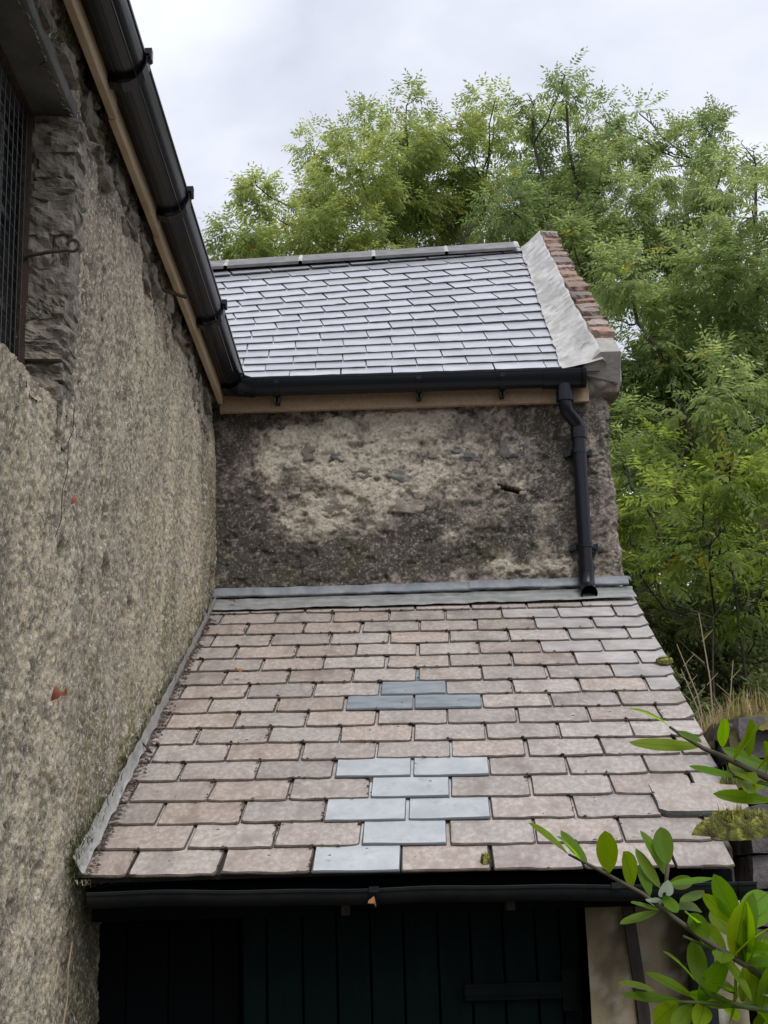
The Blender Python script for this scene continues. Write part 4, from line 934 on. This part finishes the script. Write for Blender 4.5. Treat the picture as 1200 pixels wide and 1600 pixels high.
hz = 2.165 + .025 * np.sqrt(np.clip(1 - ((TG - 1.45) / .36) ** 2, 0, 1)) + .06 * (fbm(TG * 9, YG * 9, 150, 4) - .5) + .035 * fbm(TG * 40, YG * 40, 151, 3)
hz = hz - .07 * sstep(1.17, 1.10, TG + .05 * (fbm(YG * 12, TG, 155, 3) - .5)) - .08 * sstep(4.87, 4.79, YG + .07 * (fbm(TG * 14, YG, 156, 3) - .5))
mcol = np.ones(TG.shape + (3,)) * np.array([.085, .075, .035])
mcol = lerp3(mcol, [.17, .155, .05], sstep(.5, .66, fbm(TG * 9, YG * 9, 152, 4))); mcol = lerp3(mcol, [.09, .055, .04], sstep(.52, .66, fbm(TG * 6, YG * 6, 153, 4)))
o = obj('moss', bigmesh('moss', np.stack([TG + .02 * (fbm(TG * 9, YG * 9, 154, 2) - .5), YG, hz], -1), grid_quads(50, 150), M['mosscol'], True, mcol), GW); o['kind'] = 'stuff'

# ------------------------------------------------------------------ grass and small growth
def blades(name, spots, m, parent=None, seed=1):
    """spots: (x, y, z, height, lean, width, colour)"""
    rr = np.random.RandomState(seed); V = []; Q = []; K = []
    for (x, y, z, h, ln_, w_, c) in spots:
        a = rr.uniform(0, 2 * math.pi); dx, dy = math.cos(a), math.sin(a); sx_, sy_ = -dy * w_, dx * w_
        b = len(V)
        for t_, ww_ in ((0, 1), (.4, .8), (.75, .5), (1, .08)):
            off = ln_ * t_ * t_; zz = z + h * (t_ - .12 * ln_ / max(h, .01) * t_ ** 3)
            V.append((x + dx * off - sx_ * ww_, y + dy * off - sy_ * ww_, zz)); V.append((x + dx * off + sx_ * ww_, y + dy * off + sy_ * ww_, zz)); K += [c, c]
        for i in range(3): Q.append((b + 2 * i, b + 2 * i + 1, b + 2 * i + 3, b + 2 * i + 2))
    return obj(name, bigmesh(name, V, Q, m, False, K), parent)
rr = np.random.RandomState(4); sp_ = []
tan = np.array([.36, .28, .15]); olive = np.array([.20, .19, .05])
for i in range(3000):
    y = rr.uniform(4.85, 7.4); x = rr.uniform(1.13, 1.74) + .02
    c = tan * rr.uniform(.6, 1.25) if rr.rand() < .62 else olive * rr.uniform(.6, 1.5)
    h = rr.uniform(.035, .105) * (1.6 if 1.2 < x < 1.4 and 6.0 < y < 6.6 and rr.rand() < .5 else 1)
    sp_.append((x, y, 2.19 + .04 * rr.rand(), h, rr.uniform(.02, .7) * h, rr.uniform(.0012, .0024), tuple(c)))
o = blades('dry_grass', sp_, M['drygrass']); tag(o, 'dry tan grass growing along the mossy wall top', 'grass', kind='stuff')
M['stalk'] = mat('bleached stalk', (.33, .26, .16), .8)
for i, (bx, by, tx, ty, tz) in enumerate(((1.36, 6.25, 1.33, 6.2, 2.78), (1.31, 6.1, 1.19, 6.02, 2.62), (1.34, 6.3, 1.245, 6.25, 2.55), (1.39, 6.3, 1.47, 6.25, 2.58))):
    mb = MB(); b_ = Vector((bx, by, 2.17)); t_ = Vector((tx, ty, tz)); m_ = (b_ + t_) / 2 + Vector((.015, 0, .02))
    mb.tube([b_, m_, t_], [.0042, .0035, .0018], 5)
    for q in range(3): 
        s0 = b_.lerp(t_, .5 + .15 * q); mb.tube([s0, s0 + Vector((.05 * (-1) ** q, 0, .05))], [.0018, .001], 4)
    o = mb.build('dead_stalk', M['stalk'], None, False, (bx, by, 2.17))
    tag(o, ('tallest bleached dead stalk rising straight from the mossy wall top', 'bleached dead stalk leaning furthest out over the slate roof', 'short dead stalk between the tallest stalk and the roof verge', 'bleached dead stalk leaning away from the roof')[i], 'stalk', 'dead stalks on the garden wall')
# moss cushion with sprigs on the roof corner
def moss_clump(name, centre, size, label, seed, nb_=160, parent=None):
    """a low mound of moss: irregular outline, crumbly surface, standing sprigs"""
    rr = np.random.RandomState(seed); n, k = 30, 72
    rad_ = np.linspace(0, 1, n)[:, None]; th = np.linspace(0, 2 * math.pi, k, endpoint=False)[None, :]
    edge = .5 * (.62 + .75 * fbm(np.cos(th) * 2.2 + seed, np.sin(th) * 2.2 + seed, seed, 4))
    X_ = rad_ * edge * np.cos(th) * size[0]; Y_ = rad_ * edge * np.sin(th) * size[1]
    nz_ = fbm(X_ * 45 + seed, Y_ * 45, seed + 1, 3); nf_ = fbm(X_ * 170, Y_ * 170 + seed, seed + 2, 3)
    H_ = size[2] * (1 - rad_ ** 2.6) * (.45 + .9 * nz_) + .010 * (nf_ - .4) * (size[2] / .06) - .012 * sstep(.9, 1, rad_)
    Z_ = H_ + .494 * Y_ * (size[0] < .3)
    K_ = np.ones(X_.shape + (3,)) * np.array([.13, .15, .035])
    K_ = lerp3(K_, [.31, .31, .07], sstep(.5, .68, nz_ + .2 * (nf_ - .5))); K_ = lerp3(K_, [.06, .045, .03], sstep(.52, .62, fbm(X_ * 60 + 9, Y_ * 60, seed + 4, 3)) * .9)
    K_ = lerp3(K_, [.045, .04, .02], sstep(.6, .35, nf_) * .8)
    i_ = np.arange(n * k).reshape(n, k); j_ = np.roll(i_, -1, axis=1)
    q_ = np.stack([i_[:-1], i_[1:], j_[1:], j_[:-1]], -1).reshape(-1, 4)
    o = obj(name, bigmesh(name, np.stack([X_, Y_, Z_], -1), q_, M['mosscol'], True, K_), None, centre)
    tag(o, label, 'moss', 'moss cushions on the shed roof'); s2 = []
    for i in range(nb_):
        a_, b_ = rr.randint(0, n - 1), rr.randint(0, k)
        c = np.array([.20, .22, .045]) * rr.uniform(.4, 1.8) if rr.rand() < .8 else np.array([.26, .22, .1])
        s2.append((X_[a_, b_], Y_[a_, b_], Z_[a_, b_] - .003, rr.uniform(.005, .014) if i % 40 else .035, rr.uniform(.002, .014), .0016, tuple(c)))
    b = blades('sprigs', s2, M['drygrass'], o, seed); b.location = (0, 0, 0); b['kind'] = 'stuff'
    return o
moss_clump('moss_clump', tuple(rp(1.035, .215, .004)), (.27, .11, .045), 'large yellowish moss cushion on the front corner of the brown slate roof', 3, 1500)
moss_clump('moss_clump', tuple(rp(1.105, .58, .002)), (.085, .06, .03), 'dark moss cushion at the verge just above the large one', 5, 400)
moss_clump('moss_clump', tuple(rp(1.13, 1.86, .012)), (.075, .05, .007), 'tiny moss pad at the verge halfway up the brown slate roof', 6, 40)
moss_clump('moss_clump', tuple(rp(.262, .045, .012)), (.03, .035, .006), 'tiny moss tuft in a joint of the lowest slate course', 7, 40)
# ferns and weeds at the foot of the side flashing, moss on the wall
rr = np.random.RandomState(9); s2 = []
for i in range(330):
    s_ = abs(rr.normal(0, .22)); y_ = rp(0, s_).y; z_ = rp(0, s_).z
    x_ = wall_x(y_, z_) + rr.uniform(-.005, .03)
    c = np.array([.085, .105, .035]) * rr.uniform(.4, 1.6)
    s2.append((x_, y_ + rr.uniform(-.05, .02), z_ + rr.uniform(-.02, .09), rr.uniform(.008, .036), rr.uniform(.01, .035), .0022, tuple(c)))
for i in range(130):
    z_ = 1.72 - abs(rr.normal(0, .16)); y_ = 4.45 + rr.uniform(-.16, .16); x_ = wall_x(y_, z_) + rr.uniform(0, .02)
    s2.append((x_, y_, z_, rr.uniform(-.05, .03), rr.uniform(.02, .06), .002, tuple(np.array([.07, .095, .035]) * rr.uniform(.5, 1.5))))
for i in range(14):
    s2.append((wall_x(4.3, 1.7) + rr.uniform(.02, .07), 4.33 + rr.uniform(-.05, .05), 1.72, rr.uniform(-.06, .03), rr.uniform(.04, .09), .0014, (.36, .33, .24)))
o = blades('weeds', s2, M['drygrass']); tag(o, 'green weeds and moss growing at the foot of the grey side flashing', 'weeds', kind='stuff')
# rootlets on the rough wall
for i, pts in enumerate((((3.99, 3.03), (3.995, 2.96), (3.95, 2.91), (3.965, 2.83), (3.92, 2.76), (3.93, 2.68), (3.88, 2.62)), ((4.42, 2.56), (4.36, 2.50), (4.33, 2.44)), ((4.30, 2.0), (4.27, 1.93)), ((4.33, 1.55), (4.30, 1.48), (4.31, 1.40), (4.28, 1.33)), ((4.20, 1.5), (4.16, 1.42)))):
    mb = MB(); mb.tube([(wall_x(y, z) + .022, y, z) for y, z in pts], .0022 if i else .0013, 5)
    y0, z0 = pts[0]; p0 = (wall_x(y0, z0) + .02, y0, z0)
    o = mb.build('rootlet', M['stalk'] if i else M['darkwood'], None, False, p0)
    tag(o, ('dark root running down the rough wall below the barred window', 'pale rootlet on the wall at the height of the middle roof courses', 'short pale rootlet on the wall level with the lower roof courses', 'longest pale rootlet low on the wall beside the dark doorway', 'short pale rootlet next to the longest low one')[i], 'root', 'rootlets clinging to the rough wall')
# dry leaves
def dry_leaf(loc, size, rot, label, folded=.5):
    mb = MB(); v = []
    for i, (t_, w_) in enumerate(((0, .04), (.25, .3), (.55, .34), (.82, .2), (1, .02))):
        zc = .25 * math.sin(t_ * 3)
        v += [(-w_, t_, zc + folded * w_), (0, t_, zc), (w_, t_, zc + folded * w_ * 1.3)]
    f = []
    for i in range(4): f += [(3 * i, 3 * i + 1, 3 * i + 4, 3 * i + 3), (3 * i + 1, 3 * i + 2, 3 * i + 5, 3 * i + 4)]
    o = obj('dry_leaf', mesh('dry_leaf', [(a * size, b * size, c * size) for a, b, c in v], f, M['orange'], True), None, loc); o.rotation_euler = rot
    return tag(o, label, 'leaf', 'dry fallen leaves')
dry_leaf((float(wall_x(3.99, 2.74)) + .03, 3.99, 2.74), .034, (1.4, .2, 1.2), 'orange dry leaf caught on the wall just below the barred window')
dry_leaf((float(wall_x(3.92, 2.19)) + .03, 3.92, 2.18), .042, (1.5, .3, .9), 'larger orange dry leaf caught low on the rough wall')
dry_leaf((float(wall_x(3.95, 2.22)) + .04, 3.95, 2.20), .034, (1.9, -.9, 2.0), 'small orange dry leaf curling beside the larger one on the wall')
dry_leaf(tuple(rp(-.60, 1.79, .03)), .04, (.3, .1, .8), 'curled dry leaf lying on the brown slates near the side flashing')
dry_leaf(tuple(rp(-.72, 2.88, .03)), .035, (.3, .2, 1.6), 'small reddish leaf on the pale lead apron')
o = dry_leaf((-.06, 4.245, 1.65), .04, (3.6, .4, .3), 'withered leaf hanging from the bracket of the old gutter')

# ------------------------------------------------------------------ trees
def leaf_cloud(name, clumps, m, parent, per, seed, size=1.0, pal=((.075, .105, .022), (.13, .155, .03)), npair=4, droop=.5, loc=None, wide=1.0, squash=.8):
    rr = np.random.RandomState(seed); P = []; Dv = []; Kc = []
    for (x, y, z, r) in clumps:
        n = max(24, int(per * r * r * 1900))
        ns = max(5, n // 20)                                   # sprigs inside the clump
        d = rr.normal(size=(ns, 3)); d /= np.linalg.norm(d, axis=1, keepdims=True)
        rad = r * rr.uniform(.15, 1.12, (ns, 1)) ** .6
        sc = np.array([x, y, z]) + d * rad * np.array([1, 1, squash])
        idx = rr.randint(0, ns, n)
        out = d[idx] * .8 + rr.normal(size=(n, 3)) * .6 + np.array([0, 0, .15])
        out /= np.linalg.norm(out, axis=1, keepdims=True)
        p = sc[idx] + out * rr.uniform(0, .16, (n, 1)) * size
        tone = rr.rand(ns)[idx] * .6 + rr.rand(n) * .4
        tone = np.clip(tone + .25 * rr.uniform(-1, 1), 0, 1)
        P.append(p); Dv.append(out); Kc.append(tone)
    P = np.concatenate(P); D = np.concatenate(Dv); T = np.concatenate(Kc); n = len(P)
    D = D - np.array([0, 0, droop]) * rr.uniform(.3, 1.2, (n, 1)); D /= np.linalg.norm(D, axis=1, keepdims=True)
    side = np.cross(D, np.array([0, 0, 1.]) + rr.normal(size=(n, 3)) * .35); side /= np.linalg.norm(side, axis=1, keepdims=True)
    nor = np.cross(side, D)
    Lr = rr.uniform(.15, .24, n) * size
    vs = []; nl = 2 * npair + 1
    for k in range(nl):
        if k < 2 * npair:
            t = .25 + .7 * (k // 2) / npair; sgn = 1 if k % 2 else -1
            ax = D * .55 + side * sgn * .85 - nor * .15 + rr.normal(size=(n, 3)) * .12
        else:
            t = .97; ax = D + rr.normal(size=(n, 3)) * .1; sgn = 1
        ax /= np.linalg.norm(ax, axis=1, keepdims=True)
        ax = ax - np.array([0, 0, .25])
        ll = (rr.uniform(.055, .085, n) * size)[:, None]
        wd = np.cross(ax, nor + rr.normal(size=(n, 3)) * .25); wd /= np.linalg.norm(wd, axis=1, keepdims=True)
        b = P + D * (Lr * t)[:, None]
        w_ = ll * .17 * wide
        vs.append(np.stack([b, b + ax * ll * .45 - wd * w_ + nor * ll * .05, b + ax * ll, b + ax * ll * .45 + wd * w_ + nor * ll * .05], 1))
    V = np.stack(vs, 1).reshape(-1, 3)
    q = np.arange(len(V)).reshape(-1, 4)
    a, b = np.array(pal[0]), np.array(pal[1])
    K = a + (b - a) * T[:, None]
    yel = (rr.rand(n) < .012)[:, None]; K = np.where(yel, np.array([.26, .23, .03]), K)
    K = np.repeat(K * rr.uniform(.8, 1.2, (n, 1)), nl * 4, axis=0)
    lv = Vector(loc) if loc is not None else Vector((0, 0, 0))
    return obj(name, bigmesh(name, V - np.array(lv), q, m, False, K), parent, lv)
def limb(mb, a, b, r0, r1, rr, sag=.12, n=7, wig=.06):
    a, b = Vector(a), Vector(b); L_ = (b - a).length; pts = []
    for i in range(n):
        t_ = i / (n - 1); p = a.lerp(b, t_) + Vector((0, 0, L_ * sag * math.sin(t_ * math.pi)))
        if 0 < i < n - 1: p += Vector((rr.gauss(0, wig), rr.gauss(0, wig), rr.gauss(0, wig))) * L_ * .35
        pts.append(p)
    mb.tube(pts, [r0 + (r1 - r0) * (i / (n - 1)) ** .8 for i in range(n)], 6, False)
    return pts
def tree(name, label, clumps, base, r0, fork_z, seed, group, per=1.0, pal=None, kind_cat='tree', bark='bark', size=1.0, leaders=3, droop=.5, twigs=5, wide=1.0):
    rr = random.Random(seed)
    T = thing(name, label, kind_cat, base, group)
    mb = MB(); cl = sorted(clumps, key=lambda c: c[2])
    cx = sum(c[0] for c in cl) / len(cl); cy = sum(c[1] for c in cl) / len(cl); top = max(c[2] for c in cl)
    fork = Vector((base[0] + (cx - base[0]) * .25, base[1] + (cy - base[1]) * .25, fork_z))
    trunk = limb(mb, base, fork, r0, r0 * .72, rr, 0, 7, .03)
    nodes = []
    groups = [[] for _ in range(leaders)]
    xs = sorted(cl, key=lambda c: c[0])
    for i, c in enumerate(xs): groups[i * leaders // len(xs)].append(c)
    for g_ in groups:
        if not g_: continue
        tipc = max(g_, key=lambda c: c[2])
        ld = limb(mb, fork, (tipc[0], tipc[1], tipc[2] - .1), r0 * .24, .012, rr, .02, 10, .045)
        for c in g_:
            tgt = Vector(c[:3]); cand = [p for p in ld if p.z < c[2] + .1] or ld[:2]
            s0 = min(cand, key=lambda p: (p - tgt).length + .5 * abs(p.z - (c[2] - .5)))
            i0 = ld.index(s0); rad = max(.009, r0 * .32 * (1 - i0 / 9) ** 1.2 * .55)
            br = limb(mb, s0, tgt, rad, .007, rr, -.05, 6, .06)
            for _ in range(twigs):
                a = rr.choice(br[2:]); mb.tube([a, a + Vector((rr.gauss(0, .4), rr.gauss(0, .4), rr.gauss(.25, .35))) * c[3] * 1.2], [.0065, .003], 4, False)
    mb.build('trunk', M[bark], T, True)
    leaf_cloud('crown', clumps, M['ash'], T, per, seed, size, pal or ((.075, .105, .022), (.135, .16, .03)), 4, droop, base, wide)
    return T
G_ = 'trees rising behind the stone wing'
rr = random.Random(50)
def fill(cl, n, spread, k=.9):
    out = []
    for _ in range(n):
        c = rr.choice(cl); out.append((c[0] + rr.gauss(0, .2), c[1] + abs(rr.gauss(spread, .5)), c[2] - rr.uniform(.1, .8), c[3] * k))
    return out
def gz_(x, y): return float(ground_z(np.array([x]), np.array([y]))[0])
tree('ash_tree', 'yellowish green ash tree rising directly above the slate ridge', CLUMPS_A + fill([c for c in CLUMPS_A if c[3] > .25], 9, .9), (.25, 14.4, gz_(.25, 14.4)), .17, 5.6, 61, G_, 1.6, ((.155, .21, .068), (.29, .34, .115)), size=.8)
tree('ash_tree', 'tallest ash tree with dark green crown behind the brick gable edge', CLUMPS_B + fill([c for c in CLUMPS_B if c[3] > .25], 12, .9), (2.2, 13.4, gz_(2.2, 13.4)), .19, 5.2, 62, G_, 1.6, ((.135, .195, .078), (.255, .315, .125)), size=.8)
tree('ash_tree', 'large green ash tree spreading beside the gable with low leafy limbs', CLUMPS_C + fill(CLUMPS_C, 14, .8) + [(1.98, 11.6, 5.25, .3), (1.98, 11.5, 4.9, .28), (2.05, 11.7, 4.6, .3), (1.95, 11.9, 5.6, .26), (2.2, 12.2, 5.0, .35)], (3.1, 11.9, gz_(3.1, 11.9)), .16, 4.2, 63, G_, 1.5, ((.145, .205, .080), (.27, .335, .13)), size=.85)
tree('young_tree', 'young bright green tree low beside the downpipe corner', CLUMPS_D + fill(CLUMPS_D, 6, .5), (2.6, 10.6, gz_(2.6, 10.6)), .06, 2.9, 64, None, .75, ((.12, .18, .045), (.25, .315, .07)), droop=.35, size=.95)
# a darker understorey: shrubs of many bare stems
def shrub(x, y, h, w, label, seed, pal, name='shrub', per=.55):
    rr = random.Random(seed); z0 = gz_(x, y)
    T = thing(name, label, 'shrub', (x, y, z0), 'shrubs on the bank behind the garden wall')
    mb = MB(); cl = []
    for i in range(11):
        a = rr.uniform(0, 6.28); d = rr.uniform(.1, 1) * w; t_ = Vector((x + d * math.cos(a), y + d * math.sin(a), z0 + h * rr.uniform(.55, 1)))
        b_ = Vector((x + rr.gauss(0, .12), y + rr.gauss(0, .12), z0 - .05)); limb(mb, b_, t_, .016, .005, rr, .04, 7, .05)
        cl.append((t_.x, t_.y, t_.z, rr.uniform(.2, .34)))
    for i in range(10): cl.append((x + rr.gauss(0, w * .6), y + rr.gauss(0, w * .5), z0 + h * rr.uniform(.3, .9), rr.uniform(.2, .32)))
    mb.build('stem', M['barkdark'], T, True)
    leaf_cloud('crown', cl, M['ash'], T, per, seed, .62, pal, 3, .2, (x, y, z0), 1.7)
DK = ((.06, .085, .036), (.13, .16, .06))
for i, a in enumerate(((1.75, 9.2, 2.2, .5, 'dark shrub nearest the corner of the wing'), (2.35, 9.0, 1.9, .5, 'low dark shrub of many stems behind the dry grass'), (2.9, 9.4, 2.2, .55, 'dark leafy shrub at the edge of the frame behind the wall'),
                       (2.15, 10.6, 2.3, .6, 'tall dark shrub under the young bright tree'), (3.0, 11.2, 2.4, .7, 'dark shrub high on the bank below the large ash'), (1.75, 11.6, 2.4, .6, 'dark shrub in the gap beside the wing wall'))):
    shrub(*a, 300 + i, DK)
for i, (x, y, h, ln_) in enumerate(((2.05, 9.6, 2.4, .1), (2.5, 9.9, 2.8, -.15), (2.85, 10.3, 3.0, .12), (2.3, 10.8, 3.0, .25), (3.25, 10.6, 3.2, -.1))):
    rr2 = random.Random(i); z0 = gz_(x, y); T = thing('sapling', ('slender bare sapling closest to the roof verge', 'bare sapling leaning towards the wing among the dark shrubs', 'straight bare sapling in the middle of the dark shrubs', 'bare sapling leaning away from the wing', 'tall bare sapling nearest the frame edge')[i], 'sapling', (x, y, z0), 'bare saplings among the shrubs')
    mb = MB(); st_ = limb(mb, (x, y, z0 - .05), (x + ln_, y, z0 + h), .020, .006, rr2, .01, 8, .02)
    for q in range(7):
        a = rr2.choice(st_[3:]); mb.tube([a, a + Vector((rr2.gauss(0, .25), rr2.gauss(0, .2), .22))], [.006, .002], 4, False)
    mb.build('trunk', M['barkdark'], T, True)
# the wood behind, one dark mass on the bank
rr3 = np.random.RandomState(12); wcl = []
for i in range(170):
    x = rr3.uniform(-5, 11); y = rr3.uniform(16.5, 22); hmax = 5.2 + .5 * math.sin(x)
    z0 = gz_(x, y); wcl.append((x, y, z0 + rr3.uniform(.0, 1) * (hmax - z0), rr3.uniform(.5, .8)))
o = leaf_cloud('woodland', wcl, M['ash'], None, .22, 71, 1.5, ((.07, .10, .042), (.15, .185, .065)), 3, .2, None, 2.2)
tag(o, 'dark mass of woodland on the bank behind the trees', 'woodland', kind='stuff')

# ------------------------------------------------------------------ laurel reaching in from the side
LA = thing('laurel_shrub', 'bright green laurel branches reaching across the shed eaves from one side', 'shrub', (1.15, 2.35, 0))
mb = MB(); mb.tube([(1.2, 2.35, 0), (1.12, 2.4, .7), (1.0, 2.4, 1.2), (.85, 2.41, 1.42), (.662, 2.40, 1.52)], [.028, .024, .018, .013, .008], 8); mb.tube([(1.12, 2.4, .7), (1.02, 2.5, 1.5), (.9, 2.55, 1.84), (.71, 2.55, 1.90)], [.02, .014, .009, .006], 8)
mb.tube([(1.0, 2.4, 1.2), (.85, 2.42, 1.44), (.68, 2.42, 1.48)], [.012, .008, .005], 6)
mb.build('main_stem', M['stemdark'], LA, True)
brs = []
for i, pth in enumerate(LAUREL_STEMS):
    mb = MB(); n = len(pth); a, b = (.0022, .0058) if i in (0, 1, 3) else (.002, .004)
    mb.tube([Vector(p) for p in pth], [a + (b - a) * k / (n - 1) for k in range(n)], 7); brs.append(mb.build('branch', M['stem'] if i in (1, 2, 6, 7) else M['stemdark'], LA, True))
def laurel_leaf(seed, m):
    rr = random.Random(seed); V = []; F = []; n = 11; k = 7
    bend = rr.uniform(-.12, .16); fold = rr.uniform(.10, .34); tw = rr.uniform(-.25, .25)
    for i in range(n):
        t = i / (n - 1)
        w = .5 * (math.sin(math.pi * min(1, t ** 1.06)) ** .60) if 0 < t < 1 else .012
        if t == 1: w = .012
        if t < .1: w = max(.03, w * .85)
        for j in range(k):
            u = (j / (k - 1)) * 2 - 1
            x = w * u; z = fold * abs(u) * w - .06 * (abs(u) ** 3) * w + bend * math.sin(t * math.pi) + .012 * math.sin(t * 23 + 3 * u) * abs(u)
            ca, sa_ = math.cos(tw * t), math.sin(tw * t)
            V.append((x * ca - z * sa_ * .3, t, z * .35 + x * sa_ * .35))
    for i in range(n - 1):
        for j in range(k - 1):
            F.append((i * k + j, i * k + j + 1, (i + 1) * k + j + 1, (i + 1) * k + j))
    return mesh('leaf', V, F, m, True)
LM = [laurel_leaf(i, M['laurel']) for i in range(6)]; LMP = [laurel_leaf(20 + i, M['laurelpale']) for i in range(2)]
rr = random.Random(7)
BIDX = lambda p: min(range(len(LAUREL_STEMS)), key=lambda i: min((Vector(q) - p).length for q in LAUREL_STEMS[i]))
for i, (x0, y0, z0, x1, y1, z1, w_, pale) in enumerate(LAUREL_LEAVES):
    a, b = Vector((x0, y0, z0)), Vector((x1, y1, z1)); ax = (b - a); L_ = ax.length; ax.normalize()
    view = (Vector((0, 0, 1.65)) - (a + b) / 2).normalized() * .55 + Vector((rr.gauss(0, .25), -.3, .85 + rr.gauss(0, .25)))
    if w_ / L_ > .22: view = Vector((rr.gauss(0, .2), -1, .25 + rr.gauss(0, .2)))
    nz = (view - ax * view.dot(ax)).normalized(); sx_ = ax.cross(nz).normalized()
    o = obj('leaf', rr.choice(LMP if pale else LM), brs[BIDX(a)])
    if pale: o['label'] = 'pale leaf showing its underside'
    wid = w_ * 1.0
    if wid / L_ < .22: wid = L_ * .22
    if wid / L_ > .38: wid = L_ * .38
    o.matrix_local = Matrix.Translation(a - WL[o.parent.name]) @ Matrix((sx_, ax, nz)).transposed().to_4x4() @ Matrix.Diagonal((wid, L_, L_ * .8, 1))
# more leaves along the thicker wood at the edge
rr = random.Random(31)
for k in range(26):
    j = rr.choice([0, 0, 1, 1, 2, 3]); pth = LAUREL_STEMS[j]; t_ = rr.uniform(.72, 1.0) * (len(pth) - 1); i0 = min(int(t_), len(pth) - 2)
    a = Vector(pth[i0]).lerp(Vector(pth[i0 + 1]), t_ - i0)
    d = Vector((rr.gauss(.15, .6), rr.gauss(.1, .7), rr.gauss(.1, .8))).normalized(); L_ = rr.uniform(.08, .115)
    nz = Vector((rr.gauss(0, .4), rr.gauss(-.4, .4), 1)); nz = (nz - d * nz.dot(d)).normalized(); sx_ = d.cross(nz)
    o = obj('leaf', rr.choice(LM), brs[j])
    o.matrix_local = Matrix.Translation(a - WL[o.parent.name]) @ Matrix((sx_, d, nz)).transposed().to_4x4() @ Matrix.Diagonal((L_ * rr.uniform(.3, .38), L_, L_ * .8, 1))
